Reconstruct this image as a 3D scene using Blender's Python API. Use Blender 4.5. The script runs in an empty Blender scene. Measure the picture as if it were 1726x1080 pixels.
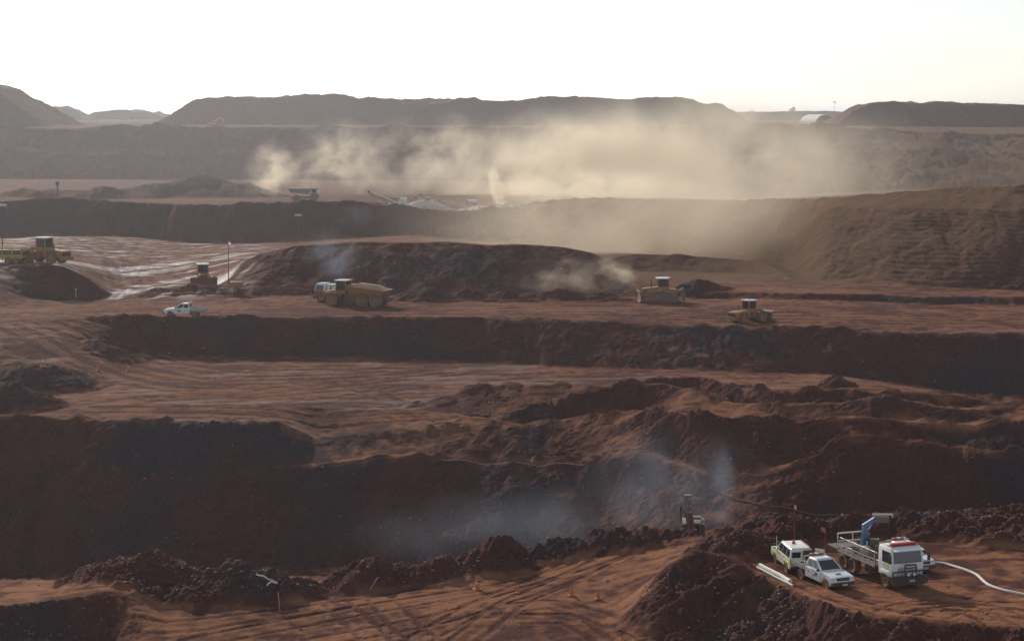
import bpy, bmesh, math, random
import numpy as np
from mathutils import Vector, Matrix
random.seed(7)
R = math.radians
scene = bpy.context.scene
COL = scene.collection

# ------------------------------------------------------------------ camera, sky, sun, exposure
F = 3200.0                       # focal length in photo pixels (photo 1726 wide, horizon on row HZ)
CX, HZ = 863.0, 190.0
cam = bpy.data.cameras.new('camera')
cam.sensor_width = 36.0
cam.lens = F / 1726.0 * 36.0
cam.shift_y = -(540.0 - HZ) / 1726.0
cam.clip_start = 1.0
cam.clip_end = 60000.0
camo = bpy.data.objects.new('camera', cam)
COL.objects.link(camo)
camo.location = (0, 0, 0)
camo.rotation_euler = (R(90), 0, 0)
scene.camera = camo

SUN_EL, SUN_AZ = 25.0, -27.0     # azimuth from +Y, negative = to the left
w = bpy.data.worlds.new('World'); scene.world = w
w.use_nodes = True
nt = w.node_tree
bg = nt.nodes['Background']
sky = nt.nodes.new('ShaderNodeTexSky')
sky.sky_type = 'NISHITA'; sky.sun_disc = False
sky.sun_elevation = R(SUN_EL); sky.sun_rotation = R(SUN_AZ)
sky.air_density = 1.0; sky.dust_density = 0.4; sky.ozone_density = 3.0
hs = nt.nodes.new('ShaderNodeHueSaturation'); hs.inputs['Saturation'].default_value = 0.5
nt.links.new(sky.outputs['Color'], hs.inputs['Color']); nt.links.new(hs.outputs['Color'], bg.inputs['Color'])
bg.inputs['Strength'].default_value = 0.13
sl = bpy.data.lights.new('sun', 'SUN')
sl.energy = 4.0; sl.angle = R(0.55); sl.color = (1.0, 0.91, 0.79)
so = bpy.data.objects.new('sun', sl); COL.objects.link(so)
sd = Vector((math.sin(R(SUN_AZ)) * math.cos(R(SUN_EL)), math.cos(R(SUN_AZ)) * math.cos(R(SUN_EL)), math.sin(R(SUN_EL))))
so.rotation_euler = sd.to_track_quat('Z', 'Y').to_euler()
scene.view_settings.view_transform = 'Standard'
scene.view_settings.look = 'None'
scene.view_settings.exposure = 0.0
scene.view_settings.gamma = 1.0
scene.render.engine = 'CYCLES'
cy = scene.cycles
cy.use_denoising = True
cy.max_bounces = 6; cy.volume_bounces = 1; cy.transparent_max_bounces = 12
cy.diffuse_bounces = 2; cy.glossy_bounces = 2; cy.transmission_bounces = 3
cy.volume_step_rate = 1.0; cy.volume_max_steps = 160
cy.sample_clamp_indirect = 4.0

def P(px, py, Y):                # a photo pixel at depth Y as a world point
    return Vector(((px - CX) / F * Y, Y, -(py - HZ) / F * Y))
# ------------------------------------------------------------------ noise
def _hash(ix, iy, seed):
    h = (ix.astype(np.int64) * 374761393 + iy.astype(np.int64) * 668265263 + seed * 1442695041) & 0xffffffff
    h = ((h ^ (h >> 13)) * 1274126177) & 0xffffffff
    h = (h ^ (h >> 16)) & 0xffffff
    return h.astype(np.float32) / np.float32(0xffffff)
def vn(x, y, seed=0):            # smooth value noise, -1..1
    xf = np.floor(x); yf = np.floor(y)
    u = (x - xf).astype(np.float32); v = (y - yf).astype(np.float32)
    u = u * u * (3 - 2 * u); v = v * v * (3 - 2 * v)
    a = _hash(xf, yf, seed); b = _hash(xf + 1, yf, seed)
    c = _hash(xf, yf + 1, seed); d = _hash(xf + 1, yf + 1, seed)
    return ((a + (b - a) * u) * (1 - v) + (c + (d - c) * u) * v) * 2 - 1
def fbm(x, y, oct=3, seed=0, gain=0.5, lac=2.03):
    s = 0; a = 1.0; t = 0
    for k in range(oct):
        s = s + a * vn(x, y, seed + k * 17); t += a
        x = x * lac + 3.7; y = y * lac - 1.9; a *= gain
    return s / t
def sstep(a, b, x):
    t = np.clip((x - a) / (b - a), 0, 1)
    return t * t * (3 - 2 * t)

# ------------------------------------------------------------------ survey breaklines: (photo column, photo row, depth)
def lz(pts):                     # -> columns, depths, heights
    a = np.array(pts, float)
    return a[:, 0], a[:, 2], -(a[:, 1] - HZ) * a[:, 2] / F
def fl(pts):                     # (column, height, depth)
    a = np.array(pts, float)
    return a[:, 0], a[:, 2], a[:, 1]
LINES = [
 fl([(0, -33, 88), (1726, -33, 88)]),
 fl([(0, -32.9, 117.2), (150, -32.7, 117.3), (230, -32.3, 114), (1000, -32, 110), (1080, -32, 110), (1170, -32.2, 110), (1330, -32.5, 107), (1500, -32.5, 102.5), (1726, -32.5, 99.5)]),
 # foot of the left ridge / top edge of the right pad
 lz([(0, 1022, 119), (60, 1016, 119.3), (120, 1004, 119.8), (175, 993, 120.3), (225, 1000, 120.2), (270, 1032, 119.8), (500, 1040, 119.5), (900, 1035, 119), (1010, 1035, 119), (1050, 1030, 118), (1090, 985, 118), (1130, 946, 119), (1170, 921, 120),
     (1230, 934, 119.5), (1270, 956, 118), (1330, 990, 114.5), (1400, 1024, 109.5), (1450, 1034, 108), (1560, 1044, 106.5), (1726, 1060, 104.5)]),
 lz([(0, 1018, 120.4), (60, 1012, 120.6), (120, 1000, 121), (175, 989, 121.6), (225, 995, 121.8), (270, 1020, 121.8), (500, 1022, 121.5), (900, 1012, 121.8), (1010, 1008, 122), (1090, 985, 122.2), (1130, 968, 122.5), (1170, 938, 122.2), (1230, 942, 121.5),
     (1270, 958, 119.3), (1330, 985, 115.8), (1400, 1017, 110.7), (1450, 1029, 109.4), (1560, 1038, 108), (1726, 1052, 106.2)]),
 # back of the track and of the pad
 lz([(0, 984, 127), (180, 984, 127), (330, 990, 127), (570, 994, 126.5), (700, 986, 126.5), (850, 966, 129), (900, 955, 130.5), (1050, 936, 131), (1130, 926, 131),
     (1200, 933, 124.5), (1300, 940, 122.5), (1400, 938, 124), (1560, 932, 125), (1726, 918, 126.5)]),
 # crest of the safety berm
 lz([(0, 978, 128.5), (180, 974, 128.5), (400, 972, 128.5), (560, 971, 128.5), (640, 962, 128.5), (700, 964, 129), (760, 955, 130), (850, 938, 132), (890, 940, 132.5), (960, 925, 134), (1040, 910, 135),
     (1100, 906, 135), (1160, 906, 134.5), (1200, 916, 130), (1250, 906, 131), (1330, 898, 132), (1400, 890, 133), (1560, 878, 134), (1726, 880, 134)]),
 fl([(0, -33, 131.5), (700, -33, 132.5), (1100, -32.5, 138), (1250, -31.6, 136), (1400, -30.1, 138.5), (1726, -29.9, 141)]),
 fl([(0, -43.2, 146), (600, -43.2, 146), (1000, -40, 147), (1160, -38, 149), (1230, -36, 150), (1400, -35.8, 152), (1726, -35.8, 152)]),
 # foot of the dark high wall
 lz([(0, 958, 185), (80, 966, 181), (180, 968, 174), (600, 958, 174), (1000, 932, 168), (1160, 908, 165), (1250, 890, 165), (1330, 878, 165), (1726, 872, 165)]),
 # shelf half way up
 lz([(0, 885, 188), (60, 850, 187), (110, 815, 186), (150, 796, 185), (250, 803, 184.5), (400, 800, 184.8), (600, 777, 184.6), (700, 771, 184.2), (800, 779, 183.6), (930, 783, 182.6), (1000, 775, 181), (1060, 767, 179), (1140, 780, 177),
     (1200, 805, 174), (1300, 800, 172), (1380, 770, 171), (1440, 738, 171.5), (1500, 742, 171.5), (1560, 752, 171.5), (1726, 768, 170.5)]),
 lz([(0, 874, 188.8), (60, 843, 187.8), (110, 809, 187), (150, 790, 186), (215, 797, 185.4), (250, 802, 184.8), (400, 799, 185.1), (600, 774, 185.3), (700, 766, 185.6), (800, 775, 184.6), (930, 780, 183.3), (1000, 773, 181.6), (1060, 765, 179.6), (1140, 776, 178.3),
     (1200, 801, 175), (1300, 796, 173), (1380, 767, 171.6), (1440, 735, 172.2), (1500, 739, 172.2), (1560, 749, 172.1), (1726, 765, 171.2)]),
 # crest of the high wall
 lz([(0, 706, 192.4), (70, 705, 192), (150, 713, 190.4), (210, 709, 190.2), (270, 709, 190), (330, 712, 190), (420, 713, 190), (480, 721, 190), (520, 737, 190), (540, 746, 190), (580, 738, 190.2), (640, 730, 190.5),
     (700, 727, 191), (750, 722, 191), (900, 716, 190), (1000, 706, 189), (1060, 696, 188), (1150, 700, 182), (1250, 706, 180), (1350, 712, 177), (1450, 706, 174.8), (1560, 708, 175.6), (1640, 716, 175.6), (1726, 704, 174.8)]),
 lz([(0, 698, 194), (150, 704, 192.6), (480, 712, 192.6), (540, 733, 193), (640, 719, 193), (750, 713, 193), (900, 709, 192.5), (1000, 706, 191.2), (1060, 700, 190), (1150, 699, 184), (1250, 705, 182), (1350, 711, 179), (1450, 705, 177.5), (1560, 707, 178), (1640, 714, 178), (1726, 702, 177.2)]),
 # heaps lying on the middle floor
 lz([(0, 676, 200), (400, 678, 200), (620, 690, 199), (680, 692, 198), (830, 704, 193.5), (870, 694, 192.5), (930, 676, 192.5), (1000, 660, 192.8), (1060, 646, 192.8), (1130, 648, 191), (1250, 682, 186), (1330, 684, 182.5), (1430, 681, 180.5), (1500, 667, 181), (1560, 680, 181), (1640, 684, 181), (1726, 686, 180)]),
 fl([(0, -30.6, 202.2), (680, -31.2, 200.3), (830, -32, 196.5), (930, -31.4, 196), (1000, -30.8, 196.5), (1060, -30.8, 196.8), (1130, -30.6, 195), (1250, -30.4, 190), (1330, -30.0, 186.5), (1500, -29.3, 184.8), (1726, -29.2, 183.8)]),
 lz([(0, 662, 206), (400, 665, 206), (620, 675, 205), (680, 690, 203), (720, 680, 203), (760, 668, 203), (800, 655, 204), (860, 646, 205), (900, 650, 204), (950, 642, 205), (1000, 656, 202), (1060, 650, 201), (1130, 636, 200), (1180, 634, 199.5), (1250, 660, 194.5), (1330, 664, 190.8), (1400, 657, 189.5), (1500, 660, 188.8), (1600, 665, 188.2), (1726, 674, 187.2)]),
 fl([(0, -30.4, 212), (300, -30.5, 214), (680, -31.0, 212), (1000, -31.6, 212), (1130, -31.3, 211), (1300, -30.9, 207), (1500, -31.0, 203), (1640, -30.8, 199), (1726, -30.8, 197)]),
 # foot of the road wall
 lz([(0, 572, 226), (100, 574, 228), (180, 584, 232), (215, 594, 236), (300, 599, 238), (450, 601, 238), (600, 604, 237), (750, 609, 235), (900, 615, 232), (1100, 622, 229), (1250, 627, 227), (1400, 632, 226), (1480, 642, 225.5), (1560, 655, 224.5), (1640, 668, 222.8), (1726, 672, 222)]),
 lz([(0, 540, 236), (100, 538, 238), (160, 534, 239.5), (240, 530, 241), (275, 534, 242), (300, 537, 242), (360, 533, 242), (420, 534, 242), (480, 538, 242), (700, 536, 242), (860, 539, 241.5), (1000, 544, 240), (1130, 553, 238), (1180, 549, 237), (1250, 552, 236), (1300, 556, 235.5), (1380, 550, 235.5), (1450, 562, 234), (1560, 566, 233), (1650, 562, 232), (1726, 566, 231)]),
 fl([(0, -26.3, 243), (300, -26.2, 244.3), (700, -26.2, 245), (1000, -26.35, 243), (1300, -26.7, 238.5), (1500, -26.8, 237), (1726, -26.9, 234)]),
 # back of the haul road
 lz([(0, 517, 258), (200, 512, 262), (300, 508, 264), (700, 514, 259), (1000, 516, 257), (1150, 517, 256), (1300, 520, 253), (1500, 523, 252), (1726, 528, 248)]),
 lz([(0, 492, 264), (30, 497, 266), (60, 502, 270.5), (110, 508, 272), (150, 507, 273), (200, 503, 273), (300, 499, 268), (400, 498, 270), (520, 499, 270), (700, 498, 270), (850, 498, 270), (1000, 500, 269), (1150, 503, 268.3), (1200, 503, 267), (1300, 505, 264.8), (1400, 507, 263.3), (1560, 513, 261.3), (1726, 514, 259.3)]),
 # heap behind the dump truck, bank below the parked machines
 lz([(0, 446, 277), (60, 445, 277), (105, 450, 277), (135, 462, 277), (160, 476, 277), (185, 496, 275), (230, 494, 275), (300, 484, 281), (370, 474, 284), (400, 446, 284), (440, 425, 284), (500, 413, 284), (560, 409, 285), (600, 406, 285), (700, 408, 285), (760, 406, 285), (820, 412, 284), (880, 410, 284), (960, 416, 284), (1010, 428, 283), (1040, 452, 279), (1080, 482, 274), (1150, 491, 270), (1200, 491, 268.8), (1400, 494, 265), (1560, 499, 263), (1726, 499, 261)]),
 lz([(0, 440, 284), (100, 442, 285), (150, 458, 288), (200, 470, 292), (300, 472, 290), (380, 455, 293), (440, 438, 294), (560, 420, 294), (760, 418, 294), (900, 424, 294), (1000, 450, 299), (1060, 458, 311), (1150, 458, 312), (1250, 460, 308), (1300, 463, 302), (1340, 479, 289), (1400, 484, 282), (1450, 479, 286.5), (1500, 481, 283.5), (1560, 490, 276.5), (1726, 496, 269)]),
 lz([(0, 424, 308), (100, 434, 315), (200, 440, 325), (300, 436, 330), (380, 426, 335), (500, 424, 320), (760, 424, 315), (900, 430, 312), (1000, 440, 311), (1040, 434, 316), (1070, 429, 318), (1150, 431, 318), (1250, 438, 314), (1300, 448, 308), (1340, 474, 292), (1400, 476, 288), (1450, 466, 290), (1500, 470, 287), (1560, 482, 280), (1726, 489, 275)]),
 # foot of the upper walls
 lz([(0, 402, 436), (100, 398, 436), (220, 399, 428), (330, 411, 416), (400, 410, 411), (500, 408, 407), (620, 399, 405), (700, 396, 405), (760, 403, 402), (900, 409, 393), (1000, 419, 374), (1100, 429, 352), (1250, 438, 335), (1320, 452, 318), (1370, 470, 300), (1440, 480, 293), (1500, 488, 286), (1726, 494, 279)]),
 lz([(0, 372, 441), (100, 370, 441), (220, 374, 433), (330, 378, 420.5), (400, 378, 415.5), (500, 376, 411.5), (620, 374, 409), (700, 376, 409), (760, 380, 406.5), (900, 380, 406), (1100, 386, 368), (1250, 390, 350), (1340, 390, 336), (1370, 372, 330), (1400, 349, 327), (1500, 350, 314), (1600, 352, 306), (1726, 355, 296)]),
 lz([(0, 341, 446), (60, 336, 447), (120, 333, 446), (220, 341, 438), (330, 345, 425), (400, 345, 420), (500, 341, 416), (600, 341, 413.5), (650, 346, 413), (700, 352, 413), (760, 357, 411), (830, 356, 410), (880, 347, 425), (950, 337, 415), (1000, 334, 405), (1100, 337, 390), (1200, 341, 375), (1250, 342, 365), (1330, 338, 350), (1400, 334, 338), (1500, 326, 325), (1600, 319, 316), (1726, 313, 306)]),
 fl([(0, -23.2, 475), (600, -23.2, 475), (760, -24.5, 470), (900, -23.5, 460), (1250, -22.5, 420), (1500, -20, 380), (1726, -18, 360)]),
 fl([(0, -24.2, 530), (900, -24.2, 530), (1250, -24, 500), (1726, -20, 440)]),
 lz([(0, 301, 700), (250, 303, 700), (500, 303, 700), (900, 306, 685), (1000, 318, 655), (1250, 335, 618), (1400, 325, 600), (1726, 312, 560)]),
 lz([(0, 250, 716), (130, 262, 714), (400, 258, 715), (700, 258, 715), (950, 262, 700), (1250, 268, 645), (1400, 262, 628), (1560, 252, 616), (1726, 258, 600)]),
 lz([(0, 243, 721), (130, 254, 720), (400, 251, 720), (700, 252, 720), (950, 256, 705), (1250, 264, 649), (1400, 257, 633), (1560, 246, 623), (1726, 251, 607)]),
 lz([(0, 214, 733), (130, 219, 733), (160, 214, 733), (400, 215, 733), (700, 216, 733), (950, 216, 715), (1250, 214, 670), (1400, 217, 650), (1560, 224, 640), (1660, 229, 630), (1726, 226, 628)]),
 lz([(0, 212, 775), (400, 212.5, 775), (950, 213, 760), (1400, 212, 720), (1560, 214, 715), (1726, 215, 715)]),
 fl([(0, -5.5, 900), (1726, -5.5, 900)]),
 fl([(0, -8, 2600), (1726, -8, 2600)]),
 fl([(0, -16, 9000), (1726, -16, 9000)]),
 fl([(0, -60, 30000), (1726, -60, 30000)]),
]
def seg(a, b, step): return np.arange(a, b, step)
ROWS = np.concatenate([seg(88, 100, .4), seg(100, 124, .085), seg(124, 137, .1), seg(137, 150, .22), seg(150, 172, .14), seg(172, 192.5, .075), seg(192.5, 212, .13),
    seg(212, 228, .2), seg(228, 246, .08), seg(246, 262, .2), seg(262, 288, .1), seg(288, 335, .2), seg(335, 440, .4), seg(440, 457, .15), seg(457, 590, 1.2),
    seg(590, 745, .45), seg(745, 900, 6), np.geomspace(900, 30000, 24)])
COLS = np.concatenate([np.arange(-620, -10, 9), np.arange(-10, 1736, 2.1), np.arange(1736, 2346, 9)]).astype(float)
nr, nc = len(ROWS), len(COLS)
_u = np.arange(-640, 2380, 1.0)
_k = np.exp(-(np.arange(-40, 41) / 11.0) ** 2 / 2); _k /= _k.sum()
def across(c, v):                # soften the joints between survey points
    q = np.interp(_u, c, v); q = np.convolve(np.pad(q, 40, mode='edge'), _k, 'valid')
    return np.interp(COLS, _u, q)
KY = np.array([across(l[0], l[1]) for l in LINES])
KZ = np.array([across(l[0], l[2]) for l in LINES])
XX = ((COLS[None, :] - CX) / F * ROWS[:, None]).astype(np.float32)
YY = np.repeat(ROWS[:, None], nc, 1).astype(np.float32)
PX = np.repeat(COLS[None, :], nr, 0).astype(np.float32)

warp = (1.5 * vn(XX * .16, YY * .05, 5) + .75 * vn(XX * .45, YY * .2, 6) + .4 * vn(XX * 1.1, YY * .5, 7)).astype(np.float32)
wamp = np.interp(YY, [88, 100, 110, 125, 140, 170, 300, 460, 600, 740, 760, 900], [.3, .5, .7, .5, .6, 1, 1, 1.2, 3, 3, 1, 0]).astype(np.float32)
YW = YY + warp * wamp * .55
def zbase(Yq):
    out = np.empty((nr, nc), np.float32)
    for j in range(nc):
        out[:, j] = np.interp(Yq[:, j], KY[:, j], KZ[:, j])
    return out
def blur(z, s):                  # along depth, in metres, so breaklines are rounded like loose ground
    return z
ZB = (zbase(YW) + zbase(YW - .45) + zbase(YW + .45)) / 3
SL = np.gradient(ZB, axis=0) / np.gradient(YY, axis=0)       # slope towards the viewer
STEEP = sstep(.16, .5, np.abs(SL)).astype(np.float32)
STEEPB = STEEP.copy()
for _ in range(3):
    STEEPB[1:-1] = np.maximum(STEEPB[1:-1], .5 * (STEEPB[:-2] + STEEPB[2:]))

# heaps tipped on the benches: column, row of the foot, depth, height, half width x, half depth
HEAPS = []
def heap(px, Y, h, rx, ry, p=1.25): HEAPS.append(((px - CX) / F * Y, Y, h, rx, ry, p))
for a in [(205, 125.5, 2.3, 3.0, 2.0), (262, 126, 3.0, 3.4, 2.3), (318, 125, 1.6, 2.4, 1.8), (395, 125, 2.3, 3.0, 2.4), (355, 123.3, 1.2, 2.5, 1.5), (455, 124.2, 1.9, 2.2, 1.8), (420, 123, 1.1, 2.2, 1.5),
          (505, 124.6, 1.0, 1.6, 1.4), (290, 122.6, 1.3, 3.5, 1.4), (180, 123.2, 1.0, 2.6, 1.2),
          (588, 126.6, 1.0, 1.9, 1.6), (625, 127, 1.7, 2.1, 1.7), (668, 127.2, 1.3, 1.6, 1.5), (708, 127.6, 1.4, 1.5, 1.6), (748, 128.6, 1.5, 1.7, 1.6), (700, 128.5, .9, 3.5, 1.4),
          (795, 130, 1.3, 1.5, 1.6), (836, 130.6, 2.2, 2.0, 1.9), (868, 131, 1.6, 1.4, 1.7), (905, 132.3, 1.2, 1.3, 1.5), (935, 132.8, 1.5, 1.4, 1.6), (965, 133.4, 1.3, 1.2, 1.5), (1000, 133.8, 1.3, 1.5, 1.5), (1045, 133.6, 1.4, 1.7, 1.7),
          (1090, 134, 1.25, 1.6, 1.6), (1130, 134, 1.05, 1.6, 1.6), (1165, 133.6, .85, 1.5, 1.6),
          (1235, 124.6, 1.9, 2.7, 2.2), (1205, 126.5, 1.2, 1.8, 1.6), (1270, 126, 1.2, 1.8, 1.6), (1290, 131.5, 1.2, 2.6, 1.5), (1335, 129, 1.5, 2.8, 1.6), (1385, 128.5, 1.3, 2.2, 1.5), (1250, 129, 1.2, 1.8, 1.4), (1310, 126.6, 1.3, 2.0, 1.4),
          (1440, 131, 1.2, 2.4, 1.6), (1520, 132, 1.5, 3.0, 1.8), (1600, 130, 1.5, 3, 1.6), (1670, 131, 1.3, 3.2, 1.7), (1725, 129.5, 1.4, 2.6, 1.6), (1640, 128.5, .9, 1.8, 1.2), (1700, 126.6, .8, 2.0, 1.2), (1790, 128, 1.5, 4, 2), (1580, 134.5, 1.0, 4, 1.5), (1690, 135, 1.1, 4, 1.6), (1480, 135.5, .9, 4, 1.5),
          (1130, 116.5, .7, 1.6, 1.4), (1085, 115.5, .6, 1.8, 1.6),
          (60, 211, 2.6, 6.0, 4.2), (10, 198.8, 2.3, 4.6, 2.5), (1412, 213, 1.7, 2.0, 1.8), (1240, 213, .9, 2.5, 1.6), (190, 230, 1.4, 3.0, 2.6), (1340, 206, .9, 4.0, 1.7),
          (1160, 203, .8, 2.6, 1.6), (1500, 196, 1.1, 2.5, 1.6), (1580, 199, 1.1, 3, 1.6), (1670, 194, 1.2, 3, 1.6),
          (330, 272.5, 1.3, 5.5, 2.2), (275, 273, .8, 3.5, 1.5), (735, 264.5, 1.6, 3.4, 1.8), (790, 266, 1.7, 3.0, 1.8), (860, 265, 1.5, 4.0, 2.0), (940, 266, 1.3, 4.2, 2), (690, 266, 1.2, 2.6, 1.6), (1020, 265, 1.1, 3, 1.6), (1180, 272, 1.6, 3.4, 2),
          (340, 552, 7.2, 14, 8.5), (275, 545, 5.0, 13, 7), (400, 548, 5.2, 11, 7), (310, 548, 6, 12, 7.5), (175, 535, 3.8, 10, 5.5), (90, 545, 3.2, 13, 6), (215, 538, 2.4, 8, 4.5),
          (600, 480, .8, 12, 6)] + [(152 - 19 * k, 184.6 - .95 * k, 1.5, 2.3, 2.2) for k in range(10)]:
    heap(*a)
_rw = random.Random(11)
def windrow(line, c0, c1, h0, h1, r0, r1, gap, back=.4):
    c, y, z = line
    px = c0
    while px < c1:
        Y = float(np.interp(px, c, y)); r = _rw.uniform(r0, r1)
        heap(px, Y + back + _rw.uniform(-.3, .3) * r, _rw.uniform(h0, h1), r, r * _rw.uniform(.6, .9))
        px += _rw.uniform(.5, 1.5) * gap * r / Y * F
windrow(LINES[11], -60, 1000, .15, .55, .8, 2.0, 1.3)
windrow(LINES[11], 1000, 1800, .2, .7, .8, 2.2, 1.8)
windrow(LINES[9], 640, 1800, .15, .7, .7, 1.8, 2.2)
windrow(LINES[13], 850, 1800, .2, .8, .8, 2.2, 1.8)
windrow(LINES[15], 700, 1800, .2, .7, .8, 2.2, 2.0)
windrow(LINES[18], 110, 1800, .12, .5, .8, 2.0, 1.5)
windrow(LINES[27], -60, 1800, .1, .4, 1.2, 3.0, 1.3)
windrow(LINES[33], -60, 1800, .3, 1.2, 2.0, 5.0, 1.6)
HZ_ = np.zeros((nr, nc), np.float32)
wx = .55 * vn(XX * .8, YY * .8, 31) + .3 * vn(XX * 1.9, YY * 1.9, 32)
wy = .55 * vn(XX * .8, YY * .8, 33) + .3 * vn(XX * 1.9, YY * 1.9, 34)
for (hx, hy, h, rx, ry, p) in HEAPS:
    r0 = np.searchsorted(ROWS, hy - 2.2 * ry - 1); r1 = np.searchsorted(ROWS, hy + 2.2 * ry + 1)
    s = slice(r0, r1)
    k = min(1.0, rx / 3.0)
    d = np.sqrt(((XX[s] + wx[s] * k - hx) / rx) ** 2 + ((YY[s] + wy[s] * k - hy) / ry) ** 2)
    prof = h * np.clip(1 - np.sqrt(d * d + .06) / 1.35 + .1, 0, 1) ** .95
    HZ_[s] = np.maximum(HZ_[s], prof)
HEAPM = sstep(.15, .7, HZ_)

# ------------------------------------------------------------------ loose ground: lumps, gullies, ripples; only what the mesh can carry at that distance
fp = YY / 1900.0 * 1.5
ROUGH = np.clip(np.maximum(np.maximum(STEEP, .8 * STEEPB), HEAPM), 0, 1)
NEARP = 1 - sstep(128, 137, YY)
def band(wl): return sstep(1.0, 2.2, wl / fp)
D = np.zeros((nr, nc), np.float32)
D += ROUGH * .36 * fbm(XX / 6.0, YY / 6.0, 2, 41)
b = np.abs(vn(XX / 2.3, YY / 2.3, 43)); D += (.04 + .34 * ROUGH) * (b - .4) * band(2.1)
b = np.abs(vn(XX / .95, YY / .95, 44)); D += (.02 + .17 * ROUGH) * (b - .4) * band(.95)
b = np.abs(vn(XX / .48, YY / .48, 45)); D += (.012 + .14 * ROUGH) * (b - .4) * band(.48)
D += (.008 + .13 * ROUGH) * vn(XX / .25, YY / .25, 46) * band(.25)
# big far walls need coarser relief
FARW = sstep(330, 450, YY)
D += ROUGH * FARW * (1.2 * fbm(XX / 14, YY / 14, 2, 47) + .7 * vn(XX / 5, YY / 5, 48))
RIGHTW = sstep(880, 1250, PX)
# rills running down the long slopes (they fall to the left in the photo)
RUPPER = RIGHTW * sstep(500, 560, YY) * (1 - sstep(700, 740, YY))
SUP = sstep(.05, .14, SL)
D += RUPPER * SUP * 1.5 * fbm(XX / 22, YY / 30, 2, 50)
D += RUPPER * SUP * 1.2 * vn((XX + .55 * (YY - 560)) / 4.2, YY / 40, 51)
D += RUPPER * SUP * .8 * vn((XX + .55 * (YY - 560)) / 1.9, YY / 22, 52)
RL = sstep(600, 760, PX) * sstep(300, 335, YY) * (1 - sstep(425, 440, YY)) * (1 - sstep(1350, 1400, PX))
D += RL * SUP * .8 * vn((XX + .5 * (YY - 380)) / 3.0, YY / 18, 53)
# graded terraces on the lower right face
TER = sstep(1370, 1400, PX + 18 * vn(XX * .2, YY * .2, 56)) * sstep(279, 284, YY) * (1 - sstep(318, 328, YY - (1550 - PX) * .03)) * STEEP
tz = ZB / .62 + .4 * vn(XX / 12, YY / 12, 54)
tt = tz - np.floor(tz)
D = D * (1 - .35 * TER) + TER * .34 * (np.abs(tt - .5) * 2 - .5) * (.35 + .9 * sstep(-.5, .5, fbm(XX / 9, YY / 9 + ZB / 3, 2, 55)))
# gullies in the near pad face and in the dark high wall
gz = NEARP * sstep(1050, 1120, PX) * STEEP
D += gz * .95 * (.4 - np.abs(vn((XX - .75 * (YY - 112) - .9 * (ZB + 30)) / 2.4, YY / 14, 57)))
D += gz * .55 * (.4 - np.abs(vn((XX - .75 * (YY - 112) - .9 * (ZB + 30)) / .95, YY / 9, 59)))
wz = sstep(150, 165, YY) * (1 - sstep(196, 202, YY)) * STEEP
D += wz * .8 * vn(XX / 4.5, YY / 6 + ZB / 10, 58)
# ruts and wheel tracks on the benches: shallow ridges along the direction of travel
FLAT = (1 - ROUGH)
floorB = sstep(190, 196, YY) * (1 - sstep(232, 240, YY))
sB = vn((XX + 1.2 * YY) / 13, (YY - .18 * XX + .002 * XX * XX) / .9, 61)
sC = vn(XX / 9, (YY - .1 * XX) / .42, 62)
D += FLAT * floorB * (.10 * sB + .05 * sC * band(.5)) * .35
road = sstep(240, 246, YY) * (1 - sstep(262, 275, YY))
sR = vn(XX / 16, (YY - .02 * XX) / .8, 63)
D += FLAT * road * .05 * sR
mud = sstep(262, 272, YY) * (1 - sstep(436, 445, YY)) * (1 - sstep(420, 520, PX))
ang = YY + .9 * (XX + 60) + .006 * (XX + 60) ** 2
sM = vn(XX / 10 - YY / 50, (YY - 1.5 * XX) / 2.6, 64)
D += FLAT * mud * .10 * sM
ramp = (1 - sstep(150, 330, PX)) * sstep(205, 214, YY) * (1 - sstep(238, 243, YY))
sP = vn((XX + .55 * YY) / 1.6, (YY - XX) / 40, 65)
D += ramp * .13 * sP
benchH = sstep(455, 470, YY) * (1 - sstep(680, 700, YY)) * FLAT
sH = vn(XX / 40, YY / 9, 66)

# wheel ruts on the near track and pad, as polylines through photo points on the ground
def gp(px, py, z): 
    Y = -z * F / (py - HZ); return ((px - CX) / F * Y, Y)
RUTS = []
def rut(z, *pts, gap=1.7):
    q = np.array([gp(a, b, z) for a, b in pts])
    t = np.linspace(0, 1, len(q)); tt_ = np.linspace(0, 1, 40)
    c = np.stack([np.interp(tt_, t, q[:, 0]), np.interp(tt_, t, q[:, 1])], 1)
    for _ in range(6): c[1:-1] = .25 * c[:-2] + .5 * c[1:-1] + .25 * c[2:]
    g = np.gradient(c, axis=0); n = np.stack([-g[:, 1], g[:, 0]], 1); n /= np.linalg.norm(n, axis=1)[:, None] + 1e-9
    for s_ in (-.5, .5): RUTS.append(c + n * gap * s_)
rut(-31.8, (300, 1078), (560, 1040), (800, 1010), (1000, 972), (1110, 945))
rut(-31.8, (520, 1078), (760, 1045), (930, 1000), (1060, 958))
rut(-31.8, (660, 1095), (790, 1040), (860, 1010), (930, 985), (1020, 950))
rut(-31.8, (640, 1015), (665, 1040), (690, 1062), (740, 1090))
rut(-31.8, (760, 1090), (850, 1035), (900, 1012), (960, 995))
rut(-31.8, (560, 1018), (590, 1040), (620, 1062), (650, 1095))
rut(-31.8, (880, 1050), (960, 1050), (1010, 1070), (1040, 1095))
rut(-31.8, (860, 1035), (930, 1030), (1000, 1045), (1060, 1085))
rut(-31.8, (60, 1062), (300, 1056), (520, 1032), (760, 1000))
rut(-28.6, (1310, 950), (1400, 1000), (1500, 1035), (1600, 1052), (1740, 1066))
rut(-28.6, (1420, 1005), (1520, 1022), (1640, 1020), (1760, 1040))
rut(-28.6, (1560, 1000), (1640, 1015), (1726, 1048), (1790, 1075))
rut(-28.6, (1500, 1030), (1530, 1018), (1580, 1014), (1650, 1030), (1700, 1062))
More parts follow.
